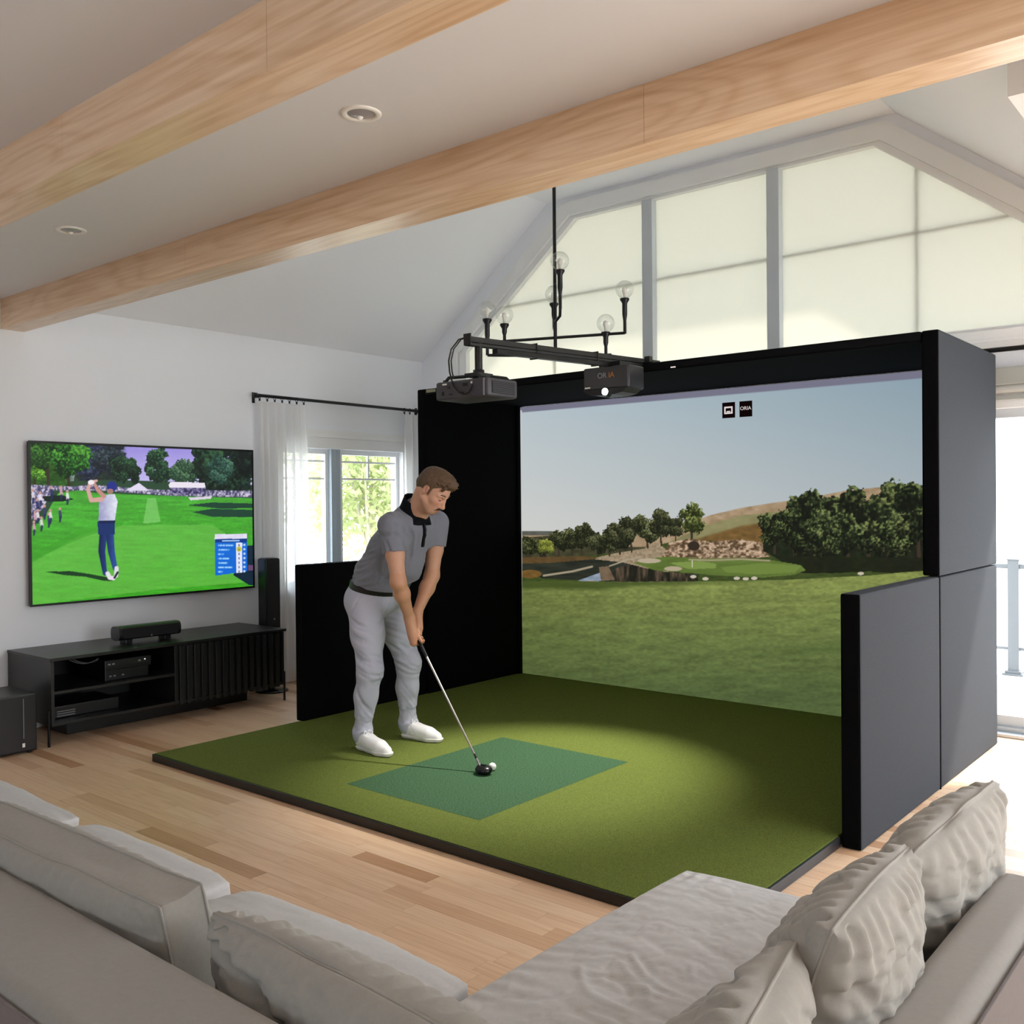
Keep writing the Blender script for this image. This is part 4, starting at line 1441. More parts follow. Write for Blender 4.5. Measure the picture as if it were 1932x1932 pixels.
class Field:
    """distance field on a grid; shapes blend into one continuous surface"""

    def __init__(self, lo, hi, h):
        self.lo, self.h = A(*lo), h
        self.n = np.ceil((A(*hi)-self.lo)/h).astype(int)+1
        self.d = np.full(self.n, 0.25, dtype=np.float32)

    def win(self, lo, hi):
        i0 = np.clip(np.floor((lo-self.lo)/self.h).astype(int), 0, self.n-1)
        i1 = np.clip(np.ceil((hi-self.lo)/self.h).astype(int)+1, 1, self.n)
        if (i1 <= i0).any():
            return None, None
        sl = tuple(slice(a, b) for a, b in zip(i0, i1))
        ax = [self.lo[k]+self.h*np.arange(i0[k], i1[k], dtype=np.float32) for k in range(3)]
        return sl, np.meshgrid(*ax, indexing='ij', sparse=True)

    def put(self, sl, d, k, mode):
        o = self.d[sl]
        if mode == 'add':
            if k > 0:
                h = np.maximum(k-np.abs(o-d), 0)/k
                o[...] = np.minimum(o, d)-h*h*k*.25
            else:
                o[...] = np.minimum(o, d)
        elif mode == 'cut':
            h = np.maximum(k-np.abs(o+d), 0)/max(k, 1e-6)
            o[...] = np.maximum(o, -d)+h*h*k*.25
        else:                       # 'off': push the surface in or out
            o[...] = o+d

    def cap(self, a, b, ra, rb, k=.02, flat=None, mode='add'):
        """tapered capsule; flat=(direction, factor) widens it along a direction"""
        a, b = A(*a), A(*b)
        f = 1.0 if flat is None else flat[1]
        R = max(ra, rb)*max(1, f)+k+.03
        sl, g = self.win(np.minimum(a, b)-R, np.maximum(a, b)+R)
        if sl is None:
            return self
        p = [g[i]-a[i] for i in range(3)]
        ba = b-a
        if flat is not None:
            L = A(*flat[0])
            L = L/np.linalg.norm(L)
            s = (p[0]*L[0]+p[1]*L[1]+p[2]*L[2])*(1/f-1)
            p = [p[i]+s*L[i] for i in range(3)]
            ba = ba+L*float(ba @ L)*(1/f-1)
        l2 = float(ba @ ba)+1e-12
        t = np.clip((p[0]*ba[0]+p[1]*ba[1]+p[2]*ba[2])/l2, 0, 1)
        d = np.sqrt((p[0]-t*ba[0])**2+(p[1]-t*ba[1])**2+(p[2]-t*ba[2])**2)-(ra+(rb-ra)*t)
        self.put(sl, d.astype(np.float32), k, mode)
        return self

    def chain(self, pts, k=.02, flat=None):
        for (p, r), (q, s) in zip(pts[:-1], pts[1:]):
            self.cap(p, q, r, s, k, flat)
        return self

    def ell(self, c, r, k=.015, R=None, mode='add'):
        """ellipsoid, R: rows are its axes"""
        c = A(*c)
        m = max(r)+k+.02
        sl, g = self.win(c-m, c+m)
        if sl is None:
            return self
        p = [g[i]-c[i] for i in range(3)]
        if R is not None:
            p = [p[0]*R[j][0]+p[1]*R[j][1]+p[2]*R[j][2] for j in range(3)]
        q = np.sqrt((p[0]/r[0])**2+(p[1]/r[1])**2+(p[2]/r[2])**2)
        q2 = np.sqrt((p[0]/r[0]**2)**2+(p[1]/r[1]**2)**2+(p[2]/r[2]**2)**2)+1e-6
        d = q*(q-1)/q2
        self.put(sl, d.astype(np.float32), k, mode)
        return self

    def fold(self, pts, w, depth):
        """soft crease (depth > 0) or ridge (depth < 0) along a 3d polyline near the surface"""
        for a, b in zip(pts[:-1], pts[1:]):
            a, b = A(*a), A(*b)
            R = w*2.6
            sl, g = self.win(np.minimum(a, b)-R, np.maximum(a, b)+R)
            if sl is None:
                continue
            p = [g[i]-a[i] for i in range(3)]
            ba = b-a
            t = np.clip((p[0]*ba[0]+p[1]*ba[1]+p[2]*ba[2])/(float(ba @ ba)+1e-12), 0, 1)
            d2 = (p[0]-t*ba[0])**2+(p[1]-t*ba[1])**2+(p[2]-t*ba[2])**2
            self.put(sl, (depth*np.exp(-d2/w**2)).astype(np.float32), 0, 'off')
        return self

    def snap(self, p, n=12):
        """move a point onto the surface along the gradient"""
        p = np.array(p, dtype=np.float64)
        for _ in range(n):
            i = np.round((p-self.lo)/self.h).astype(int)
            if (i < 2).any() or (i > self.n-3).any():
                break
            v = self.d[tuple(i)]
            g = np.array([self.d[tuple(i+e)]-self.d[tuple(i-e)] for e in np.eye(3, dtype=int)])
            L = np.linalg.norm(g)
            if L < 1e-7:
                break
            p = p-g/L*np.clip(v, -.03, .03)*.8
        return tuple(p)

    def crease(self, pts, w, depth, sub=4):
        """fold whose line is drawn onto the surface"""
        q = []
        for a, b in zip(pts[:-1], pts[1:]):
            for t in range(sub):
                q.append(self.snap([a[i]+(b[i]-a[i])*t/sub for i in range(3)]))
        q.append(self.snap(pts[-1]))
        n = len(q)-1
        for j in range(n):
            e = math.sin(PI*(j+.5)/n)**.6
            self.fold([q[j], q[j+1]], w, depth*e*.75)
        return self

    def plane(self, c, n, k=.0):
        """cut away everything on the side n points to"""
        n = A(*n)
        n = n/np.linalg.norm(n)
        ax = [self.lo[i]+self.h*np.arange(self.n[i], dtype=np.float32) for i in range(3)]
        g = np.meshgrid(*ax, indexing='ij', sparse=True)
        s = (g[0]-c[0])*n[0]+(g[1]-c[1])*n[1]+(g[2]-c[2])*n[2]
        self.d = np.maximum(self.d, s.astype(np.float32))
        return self

    def net(self):
        """surface nets"""
        D = self.d
        ins = D < 0
        nx, ny, nz = D.shape
        cnt = np.zeros((nx-1, ny-1, nz-1), dtype=np.int8)
        for i in (0, 1):
            for j in (0, 1):
                for k in (0, 1):
                    cnt += ins[i:nx-1+i, j:ny-1+j, k:nz-1+k]
        act = (cnt > 0) & (cnt < 8)
        ci = np.argwhere(act)
        ids = np.full(act.shape, -1, dtype=np.int32)
        ids[act] = np.arange(len(ci))
        acc = np.zeros((len(ci), 3))
        num = np.zeros(len(ci))
        cs = [(i, j, k) for i in (0, 1) for j in (0, 1) for k in (0, 1)]
        val = {c: D[ci[:, 0]+c[0], ci[:, 1]+c[1], ci[:, 2]+c[2]] for c in cs}
        for c in cs:
            for ax in range(3):
                if c[ax] == 0:
                    e = list(c)
                    e[ax] = 1
                    e = tuple(e)
                    va, vb = val[c], val[e]
                    cr = (va < 0) != (vb < 0)
                    t = np.where(cr, va/np.where(cr, va-vb, 1), 0)
                    pt = np.array(c, float)[None].repeat(len(ci), 0)
                    pt[:, ax] = t
                    acc[cr] += pt[cr]
                    num += cr
        V = (ci+acc/np.maximum(num, 1)[:, None])*self.h+self.lo
        F = []
        for ax in range(3):
            u, w = (ax+1) % 3, (ax+2) % 3
            sl0 = [slice(1, -1)]*3
            sl0[ax] = slice(0, -1)
            sl1 = [slice(1, -1)]*3
            sl1[ax] = slice(1, None)
            a, b = ins[tuple(sl0)], ins[tuple(sl1)]
            e = np.argwhere(a != b)
            flip = a[a != b]
            o = np.ones(3, int)
            o[ax] = 0
            e = e+o
            q = []
            for du, dw in ((-1, -1), (0, -1), (0, 0), (-1, 0)):
                s = e.copy()
                s[:, u] += du
                s[:, w] += dw
                q.append(ids[s[:, 0], s[:, 1], s[:, 2]])
            q = np.stack(q, 1)
            q[~flip] = q[~flip][:, ::-1]
            F.append(q)
        F = np.concatenate(F)
        return V, F[(F >= 0).all(1)]

    def mesh(self, name, m, parent, shell=None):
        V, F = self.net()
        me = mesh_np(name, V, F)
        if m is not None:
            me.materials.append(m)
        return obj(name, me, None, parent)


def sd_sample(fd, P):
    """values of a field at points (nearest cell)"""
    i = np.clip(np.round((P-fd.lo)/fd.h).astype(int), 0, fd.n-1)
    return fd.d[i[:, 0], i[:, 1], i[:, 2]]


# ------------------------------------------------------------------ the golfer
man = thing('person', 'man in grey polo shirt and pale grey trousers addressing a golf ball', 'person', (-4.35, 4.08, .05))
ZM = MZ+.004

# head frame: forward, left, up
hp, hy = math.radians(41), math.radians(13)
HF = Vector((math.cos(hp)*math.cos(hy), math.cos(hp)*math.sin(hy), -math.sin(hp)))
HL = Vector((-math.sin(hy), math.cos(hy), 0))
HU = HF.cross(HL)
HO = Vector((-3.972, 4.05, 1.622))
HR = [HF[:], HL[:], HU[:]]


def hd(f, l, u):
    return tuple(HO+HF*f+HL*l+HU*u)


rsh, lsh = (-4.165, 3.895, 1.425), (-4.165, 4.275, 1.432)
relb, lelb = (-4.085, 3.870, 1.095), (-4.170, 4.235, 1.105)
rwr, lwr = (-4.152, 4.022, .868), (-4.180, 4.112, .885)
LAT = (0, 1, 0)

# golf grip: point along the club axis and its cross directions
GA = Vector((-4.105, 4.062, .712))
GB = Vector((-3.562, 3.985, .085))
ga = (GB-GA).normalized()
gn = (Vector((0, -1, 0))-ga*Vector((0, -1, 0)).dot(ga)).normalized()      # towards the camera side
gu = ga.cross(gn)
if gu.z < 0:
    gu = -gu


def gp(s, n=0.0, u=0.0):
    """s metres up the club from where it leaves the hands"""
    return tuple(GA-ga*s+gn*n+gu*u)


bd = Field((-4.62, 3.74, .64), (-3.72, 4.42, 1.84), .003)
# trunk under the clothes
bd.cap((-4.50, 4.08, .92), (-4.36, 4.08, 1.20), .09, .09, .05, (LAT, 1.3)).cap((-4.36, 4.08, 1.2), (-4.20, 4.085, 1.40), .09, .075, .05, (LAT, 1.5))
bd.cap((-4.17, 3.93, 1.43), (-4.17, 4.24, 1.435), .05, .05, .04)
# neck
bd.cap((-4.165, 4.08, 1.46), hd(-.045, 0, -.035), .060, .056, .03, (LAT, 1.06))
bd.cap((-4.10, 4.075, 1.47), hd(.005, 0, -.065), .040, .042, .03)
# head: skull, face, jaw
bd.ell(hd(-.018, 0, .045), (.097, .077, .083), .02, HR)
bd.ell(hd(.030, 0, .010), (.066, .066, .088), .03, HR)
bd.ell(hd(.052, 0, -.050), (.045, .050, .050), .03, HR)
bd.ell(hd(.070, 0, -.088), (.024, .027, .022), .028, HR)
for s in (-1, 1):
    bd.cap(hd(.000, s*.056, -.048), hd(.058, s*.030, -.086), .020, .020, .03)      # jaw line
    bd.ell(hd(.060, s*.040, -.018), (.026, .024, .022), .02, HR)                   # cheek
    bd.cap(hd(.083, s*.012, .030), hd(.070, s*.048, .028), .011, .010, .012)       # brow
    bd.ell(hd(.0865, s*.030, .010), (.016, .018, .011), .012, HR, 'cut')           # eye socket
    bd.ell(hd(.068, s*.030, .009), (.0175, .0185, .0135), .006, HR)                # lid
    bd.ell(hd(.100, s*.011, -.036), (.011, .009, .008), .006, HR)                  # nostril wing
    # ear: rim, lobe, bowl
    ec = (-.012, s*.074, .006)
    bd.ell(hd(ec[0], ec[1], ec[2]), (.020, .010, .032), .006, [tuple(HF*.9+HL*s*.35), tuple(HL*s*.9-HF*.35), tuple(HU)])
    bd.ell(hd(ec[0]+.004, ec[1]+s*.009, ec[2]+.004), (.010, .007, .017), .004, HR, 'cut')
bd.cap(hd(.088, 0, .014), hd(.112, 0, -.028), .0085, .012, .010)                   # nose
bd.ell(hd(.111, 0, -.031), (.013, .012, .011), .008, HR)
bd.cap(hd(.090, -.019, -.062), hd(.090, .019, -.062), .008, .008, .010)            # lips
bd.cap(hd(.088, -.016, -.073), hd(.088, .016, -.073), .008, .008, .010)
bd.fold([hd(.096, -.024, -.067), hd(.101, 0, -.0665), hd(.096, .024, -.067)], .004, .0035)
# arms
for sh, el, wr in ((rsh, relb, rwr), (lsh, lelb, lwr)):
    mid = [el[i]*.68+wr[i]*.32 for i in range(3)]
    up_ = [sh[i]*.5+el[i]*.5 for i in range(3)]
    bd.chain([(sh, .056), (up_, .052), (el, .043), (mid, .044), (wr, .029)], .03)
    bd.ell([el[0]-.012, el[1], el[2]-.004], (.034, .036, .036), .02)

# hands closed on the grip; side = +1 right hand (back towards the camera), -1 left hand


def hand(side, wr, s0, s1):
    w = Vector(wr)
    lo_, hi_ = min(s0, s1), max(s0, s1)
    sm = (s0+s1)/2
    k0 = Vector(gp(s1, side*.030, .012))
    k1 = Vector(gp(s0, side*.034, -.012))
    c = Vector(gp(sm, side*.034, .010))
    bd.cap(wr, c, .030, .030, .02)
    bd.cap(wr, k0, .026, .0225, .018)
    bd.cap(wr, k1, .028, .0215, .018)
    bd.cap(k0, k1, .0215, .0185, .012)
    lens = (1.0, 1.08, 1.02, .82)
    for f in range(4):
        s = s0+(s1-s0)*(f+.1)/3.4
        r0, r1 = (.0108, .0090) if f < 3 else (.0094, .0080)
        pts = []
        for th, rad in ((-15, .034), (30, .0335), (80, .0285), (130, .0262), (185, .0255), (225, .0250)):
            a_ = math.radians(th*lens[f] if th > 40 else th)
            pts.append(gp(s-.010*max(0, th)/200, side*rad*math.cos(a_), -rad*math.sin(a_)))
        for i in range(5):
            ra_ = r0+(r1-r0)*i/5
            bd.cap(pts[i], pts[i+1], ra_*(1.08 if i == 1 else 1), r0+(r1-r0)*(i+1)/5, .003 if i else .006)
    # thumb lies down the top of the shaft
    t0 = Vector(gp(sm+.018, side*.028, .022))
    bd.chain([(tuple(w*.45+t0*.55), .016), (gp(sm+.012, side*.022, .026), .0135), (gp(sm-.022, side*.012, .0235), .0115), (gp(sm-.055, side*.005, .0225), .0095)], .006)


hand(-1, lwr, .075, .140)
hand(1, rwr, .016, .090)
V, F = bd.net()
me = mesh_np('body', V, F)
# complexion: lips, cheeks, beard shadow, knuckles
rel = V-np.array(HO)
f_, l_, u_ = rel @ np.array(HF), rel @ np.array(HL), rel @ np.array(HU)
col = np.tile(np.array(lin('#c99a80')), (len(V), 1))


def tint(m, c):
    global col
    m = np.clip(m, 0, 1)[:, None]
    col = col*(1-m)+np.array(lin(c))*m


ishead = (np.abs(f_) < .16) & (np.abs(l_) < .1) & (np.abs(u_-.02) < .17)
tint(ishead*.8, '#cf9f86')
g3 = lambda f, l, u, r: np.exp(-((f_-f)**2+(np.abs(l_)-l)**2+(u_-u)**2)/r**2)*ishead
tint(g3(.08, .045, -.018, .022)*.55, '#c67a68')
tint(g3(.115, 0, -.032, .016)*.4, '#c97f70')
beard = ishead*np.clip((-.045-u_)/.02, 0, 1)*np.clip((f_+.02)/.03, 0, 1)
tint(beard*.38, '#8c6a58')
tint(np.exp(-((f_-.095)**2+(u_+.0665)**2)/.008**2)*(np.abs(l_) < .024)*ishead*.75, '#a8655a')
tint(g3(.082, .030, .004, .010)*.45, '#8a5a4a')
tint(g3(-.006, .082, .008, .012)*.45, '#b0705c')
arm = (V[:, 2] < 1.15)
tint(arm*.6, '#c4906f')
tint(arm*np.clip((.80-V[:, 2])/.08, 0, 1)*.35, '#bf8068')
tint(np.clip((fbm(V[:, 0]*40, V[:, 1]*40, V[:, 2]*40, seed=5)-.5)*.6, 0, .25), '#b57f68')
set_colors(me, col)
m = bpy.data.materials.new('skin')
m.use_nodes = True
b = m.node_tree.nodes['Principled BSDF']
at = m.node_tree.nodes.new('ShaderNodeAttribute')
at.attribute_name = 'paint'
m.node_tree.links.new(at.outputs['Color'], b.inputs['Base Color'])
b.inputs['Roughness'].default_value = .52
b.inputs['Specular IOR Level'].default_value = .4
b.inputs['Subsurface Weight'].default_value = .08
b.inputs['Subsurface Radius'].default_value = (.012, .005, .003)
me.materials.append(m)
body = obj('body', me, None, man)

# hair: swept up and forward, short at the sides
hr = Field((-4.16, 3.92, 1.50), (-3.76, 4.18, 1.83), .0028)
hr.ell(hd(-.022, 0, .052), (.104, .083, .090), .02, HR)
hr.ell(hd(.028, 0, .112), (.070, .056, .036), .03, HR)
hr.ell(hd(.062, .004, .108), (.044, .048, .026), .02, HR)
hr.cap(hd(-.085, 0, .0), hd(-.066, 0, -.050), .040, .028, .03, (HL[:], 1.35))
rg = np.random.RandomState(4)
for i in range(150):
    l0 = (rg.rand()-.5)*.125
    f0 = -.085+.165*rg.rand()
    u0_ = .136-3.2*l0*l0*5-max(0, -f0-.02)**2*9-max(0, f0-.05)*.25
    dl = (rg.rand()-.5)*.030
    a_ = (.022+.02*rg.rand())*(1 if f0 < .035 else .35)
    hr.chain([(hd(f0, l0, u0_-.012), .0090), (hd(f0+a_*.6, l0+dl*.5, u0_+.003+.009*rg.rand()), .0068), (hd(f0+a_*1.35, l0+dl, u0_+.012*rg.rand()), .003)], .003)
# keep the face, the ears and the nape free
hr.ell(hd(.085, 0, -.035), (.070, .105, .098), .010, HR, 'cut')
hr.ell(hd(.118, 0, .035), (.055, .066, .040), .012, HR, 'cut')
for s in (-1, 1):
    hr.ell(hd(-.008, s*.080, -.002), (.026, .022, .036), .006, HR, 'cut')
    hr.ell(hd(-.030, s*.085, -.060), (.060, .035, .045), .01, HR, 'cut')
hr.ell(hd(-.10, 0, -.095), (.09, .10, .050), .012, HR, 'cut')
M_hair = mat('brown_hair', '#5e4733', .5, spec=.4, noise=(1, .65, (70, 190, 130)), bump=(210, .8, .004))
hr.mesh('hair', M_hair, man)
# sideburns, eyebrows, moustache, lash line
for s in (-1, 1):
    mb = MB()
    mb.tube([hd(.016, s*.0745, .040), hd(.016, s*.0735, .012), hd(.018, s*.0700, -.012)], [.008, .0075, .003], 8)
    obj('sideburn', mb, mat('fair_brown_stubble', '#6b4f3a', .7), man)
for s in (-1, 1):
    mb = MB()
    mb.tube([hd(.0935, s*.014, .036), hd(.0925, s*.028, .041), hd(.0805, s*.046, .0385), hd(.0725, s*.053, .033)], [.003, .0042, .0036, .0018], 8)
    obj('eyebrow', mb, M_hair, man)
mb = MB()
for s in (-1, 1):
    mb.tube([hd(.1015, 0, -.0520), hd(.101, s*.010, -.0525), hd(.0965, s*.021, -.0570), hd(.089, s*.031, -.068)], [.0052, .0058, .0048, .0022], 8)
obj('moustache', mb, mat('dark_moustache', '#33231a', .7), man)
for s in (-1, 1):
    mb = MB()
    mb.tube([hd(.0840, s*.016, .0030), hd(.0870, s*.030, -.0005), hd(.0810, s*.044, .0030)], [.0012, .0018, .0012], 6)
    obj('eyelash', mb, mat('lash', '#2a1c16', .8), man)

# polo shirt
sh = Field((-4.86, 3.68, .90), (-3.98, 4.50, 1.62), .0048)
sh.chain([((-4.495, 4.08, 1.015), .148), ((-4.44, 4.08, 1.11), .150), ((-4.32, 4.08, 1.27), .142), ((-4.225, 4.085, 1.385), .118)], .05, (LAT, 1.26))
sh.cap((-4.195, 3.93, 1.415), (-4.195, 4.24, 1.42), .080, .080, .06)
sh.cap((-4.27, 4.08, 1.36), (-4.20, 4.08, 1.47), .115, .085, .05, (LAT, 1.15))
sh.cap((-4.245, 4.085, 1.17), (-4.165, 4.085, 1.39), .105, .085, .06, (LAT, 1.35))
sh.cap((-4.18, 4.08, 1.46), (-4.155, 4.08, 1.525), .078, .066, .02)
for (a_, e_), en in (((rsh, relb), .66), ((lsh, lelb), .60)):
    b_ = [a_[i]+(e_[i]-a_[i])*en for i in range(3)]
    sh.cap(a_, b_, .078, .072, .045)
    # sleeve opening
    dv = Vector(e_)-Vector(a_)
    dv.normalize()
    q = Vector(b_)
    sh.cap(tuple(q+dv*.012), tuple(q+dv*.10), .095, .105, .004, None, 'cut')
# hem: cut below the belt line, which dips towards the front
HEM = Vector((-4.50, 4.08, 1.035))
HN = Vector((-.25, -.02, -1)).normalized()
sh.plane(tuple(HEM+Vector((0, 0, .016))), tuple(HN))
rg = np.random.RandomState(9)
# drag lines: arm pit to chest, waist roll above the belt, sleeves
FL = lambda pts, w=.012, d=.018: sh.crease(pts, w, d)
FL([(-4.20, 3.84, 1.37), (-4.12, 3.87, 1.36), (-4.08, 3.92, 1.29), (-4.12, 3.97, 1.18)], .014, .026)      # in front of the near sleeve
FL([(-4.23, 3.84, 1.40), (-4.26, 3.83, 1.33), (-4.20, 3.83, 1.25)], .013, .022)                            # behind it
FL([(-4.08, 3.97, 1.41), (-4.08, 4.00, 1.33), (-4.14, 4.01, 1.21)], .013, .018)
FL([(-4.07, 4.20, 1.41), (-4.07, 4.17, 1.33), (-4.13, 4.15, 1.22)], .013, .022)
FL([(-4.06, 4.12, 1.38), (-4.09, 4.12, 1.29), (-4.15, 4.12, 1.20)], .012, .014)
FL([(-4.07, 4.03, 1.37), (-4.10, 4.04, 1.28)], .011, .012)
FL([(-4.09, 3.99, 1.38), (-4.07, 3.98, 1.30), (-4.13, 3.99, 1.14)], .014, -.014)
FL([(-4.24, 3.85, 1.24), (-4.28, 3.88, 1.17), (-4.31, 3.90, 1.05)], .014, .018)
FL([(-4.20, 3.90, 1.16), (-4.24, 3.90, 1.10), (-4.30, 3.92, 1.04)], .012, .014)
FL([(-4.34, 3.87, 1.20), (-4.44, 3.86, 1.17), (-4.58, 3.90, 1.16)], .011, .014)
FL([(-4.31, 3.88, 1.15), (-4.42, 3.87, 1.12), (-4.60, 3.92, 1.13)], .011, .016)
FL([(-4.28, 3.90, 1.10), (-4.40, 3.88, 1.075), (-4.60, 3.93, 1.09)], .011, .016)
FL([(-4.26, 3.95, 1.06), (-4.38, 3.89, 1.04), (-4.52, 3.90, 1.06)], .010, .013)
FL([(-4.38, 3.88, 1.26), (-4.47, 3.90, 1.24), (-4.55, 3.95, 1.24)], .012, .010)
FL([(-4.13, 3.81, 1.34), (-4.09, 3.80, 1.27), (-4.10, 3.80, 1.20)], .010, .012)
FL([(-4.19, 3.81, 1.37), (-4.15, 3.80, 1.29), (-4.13, 3.79, 1.22)], .010, .012)
FL([(-4.08, 4.32, 1.36), (-4.09, 4.33, 1.28), (-4.11, 4.31, 1.22)], .010, .012)
FL([(-4.30, 3.86, 1.38), (-4.25, 3.84, 1.32)], .012, .010)
for i in range(22):
    x = -4.52+.36*rg.rand()
    z = 1.03+(x+4.52)*1.05+.1*rg.rand()
    FL([(x+.06, 3.86+.05*rg.rand(), z+.01), (x-.06, 3.88+.04*rg.rand(), z-.015)], .010, .007)
for (a_, e_), en in (((rsh, relb), .66), ((lsh, lelb), .60)):        # crisp sleeve ends after the folds
    dv = (Vector(e_)-Vector(a_)).normalized()
    q = Vector(a_)+(Vector(e_)-Vector(a_))*en
    sh.cap(tuple(q+dv*.012), tuple(q+dv*.10), .095, .105, .003, None, 'cut')
V, F = sh.net()
me = mesh_np('polo_shirt', V, F)
M_polo = mat('grey_melange_polo', '#7c7e89', .9, spec=.1, noise=(300, .07), bump=(600, .25, .001), sheen=.2)
M_navy = mat('black_knit', '#0f1016', .85, spec=.15)
me.materials.append(M_polo)
shirt = obj('polo_shirt', me, None, man)
# collar: a folded band round the neck
cl = Field((-4.30, 3.92, 1.38), (-3.98, 4.26, 1.68), .0035)
cl.cap((-4.185, 4.08, 1.455), (-4.120, 4.073, 1.595), .096, .078, .01, (LAT, 1.04))
cl.cap((-4.115, 4.02, 1.415), (-4.085, 4.055, 1.455), .030, .030, .03)
cl.cap((-4.115, 4.14, 1.415), (-4.085, 4.095, 1.455), .030, .030, .03)
cl.cap((-4.20, 4.08, 1.43), (-4.100, 4.072, 1.63), .084, .069, .004, (LAT, 1.04), 'cut')
cl.plane((-4.19, 4.08, 1.612), (.62, 0, .9))
cl.plane((-4.20, 4.08, 1.452), (-.25, 0, -1))
cl.cap((-4.03, 4.07, 1.43), (-4.00, 4.07, 1.52), .030, .045, .006, None, 'cut')
cl.mesh('collar', M_navy, man)


def on_surface(fd, p, d, n=60, step=.004):
    """walk from p along d until the surface"""
    p, d = np.array(p, float), np.array(d, float)
    d = d/np.linalg.norm(d)
    P = p[None]+np.arange(n)[:, None]*step*d[None]
    v = sd_sample(fd, P)
    k = np.argmax(v < 0) if (v < 0).any() else n-1
    return P[k]


mb = MB()
pts = []
for t in np.linspace(0, 1, 9):
    p0 = (-3.96, 4.072+.010*t, 1.455-.130*t)
    p = on_surface(sh, p0, (-1, .0, -.25), 70)
    pts.append(Vector(p)+Vector((.004, 0, .002)))
mb.tube(pts, [.0115]*8+[.010], 8)
mb2 = MB()
mb2.tube([p+Vector((.010, -.002, .003)) for p in pts], .0022, 6)
pk = obj('placket', mb, M_navy, man)
obj('zip', mb2, M_blackm, pk)

# trousers
tr = Field((-4.86, 3.74, .08), (-4.20, 4.44, 1.13), .0048)
rhip, lhip = (-4.50, 3.985, .93), (-4.50, 4.175, .93)
rkn, lkn = (-4.405, 3.930, .53), (-4.420, 4.270, .53)
ran, lan = (-4.462, 3.915, .155), (-4.450, 4.288, .150)
tr.cap((-4.515, 4.08, .98), (-4.495, 4.08, 1.05), .146, .142, .04, (LAT, 1.20))
tr.cap((-4.56, 4.00, .95), (-4.56, 4.16, .95), .105, .105, .05)
for s, (hp_, kn, an) in enumerate(((rhip, rkn, ran), (lhip, lkn, lan))):
    th = [hp_[i]*.55+kn[i]*.45 for i in range(3)]
    cf = [kn[0]*.6+an[0]*.4-.010, kn[1]*.6+an[1]*.4, kn[2]*.6+an[2]*.4]
    tr.chain([(hp_, .118), (th, .100), (kn, .076), (cf, .067), ((an[0], an[1], an[2]), .054), ((an[0]+.004, an[1], an[2]-.028), .053)], .04)
tr.plane((-4.5, 4.08, 1.040), (.25, .02, 1))
rg = np.random.RandomState(21)
TF = lambda pts, w=.012, d=.007: tr.crease(pts, w, d)
# crotch and fly, pocket edge, knees, stacked hems
TF([(-4.37, 4.07, .97), (-4.385, 4.08, .88), (-4.42, 4.08, .80)], .012, .006)
TF([(-4.40, 4.00, .90), (-4.39, 4.05, .86), (-4.41, 4.08, .82)], .014, .008)
TF([(-4.40, 4.16, .90), (-4.39, 4.11, .86), (-4.41, 4.08, .82)], .014, .008)
TF([(-4.44, 3.87, .985), (-4.47, 3.85, .93), (-4.52, 3.865, .87)], .008, .009)
TF([(-4.45, 3.86, .96), (-4.50, 3.86, .90)], .02, -.004)
for kn, an, sy in ((rkn, ran, 1), (lkn, lan, -1)):
    for i in range(7):
        z = kn[2]-.10+.26*rg.rand()
        y0 = kn[1]-.07
        dz = (rg.rand()-.3)*.06
        TF([(kn[0]+.055, y0+.015, z+dz), (kn[0]+.075, kn[1]+.01, z), (kn[0]+.05, kn[1]+.06, z+dz*.6)], .011, .0065)
    for i in range(6):
        z = kn[2]-.08+.20*rg.rand()
        TF([(kn[0]-.06, kn[1]-.065, z+.02), (kn[0], kn[1]-.085, z), (kn[0]+.06, kn[1]-.055, z-.03)], .011, .006)
    for i in range(8):
        z = an[2]-.005+.10*rg.rand()
        TF([(an[0]+.03, an[1]-.055, z+.03*rg.rand()), (an[0]+.055, an[1]-.01, z), (an[0]+.04, an[1]+.05, z+.04*rg.rand())], .010, .0075)
        TF([(an[0]-.05, an[1]-.04, z+.02), (an[0]-.0, an[1]-.06, z-.01), (an[0]+.05, an[1]-.04, z+.02)], .010, .006)
    for i in range(4):
        z = .30+.15*rg.rand()
        TF([(an[0]+.02, an[1]-.075, z), (an[0]+.06, an[1]-.03, z-.10), (an[0]+.06, an[1]+.03, z-.17)], .012, .0055)
for hp_, kn in ((rhip, rkn), (lhip, lkn)):
    for i in range(8):
        z = .60+.28*rg.rand()
        y0 = hp_[1]*.6+kn[1]*.4
        TF([(-4.52, y0-.10, z+.04), (-4.44, y0-.095, z), (-4.37, y0-.05, z-.03)], .013, .006)
        TF([(-4.37, y0-.07, z+.02), (-4.35, y0, z-.01), (-4.36, y0+.07, z+.03)], .013, .005)
M_chino = mat('pale_grey_chino', '#b7b9c8', .9, spec=.12, noise=(200, .03), bump=(500, .2, .001))
trs = tr.mesh('trousers', M_chino, man)
# belt, seen under the raised hem
bl = Field((-4.86, 3.80, .90), (-4.24, 4.38, 1.18), .004)
bl.cap((-4.515, 4.08, .98), (-4.485, 4.08, 1.06), .1535, .1545, .04, (LAT, 1.235))
bl.plane(tuple(HEM+Vector((0, 0, .021))), (.25, .02, 1))
bl.plane(tuple(HEM+Vector((0, 0, -.019))), (-.25, -.02, -1))
belt = bl.mesh('belt', mat('black_leather', '#0c0c0f', .4), man)
obj('buckle', MB().box((-4.346, 4.06, .985), (-4.334, 4.11, 1.018), .003), M_chrome, belt)
# shoes
M_shoe = mat('white_leather', '#f1f0f2', .45, bump=(90, .1, .001))
M_sole = mat('off_white_sole', '#dcdad6', .6)


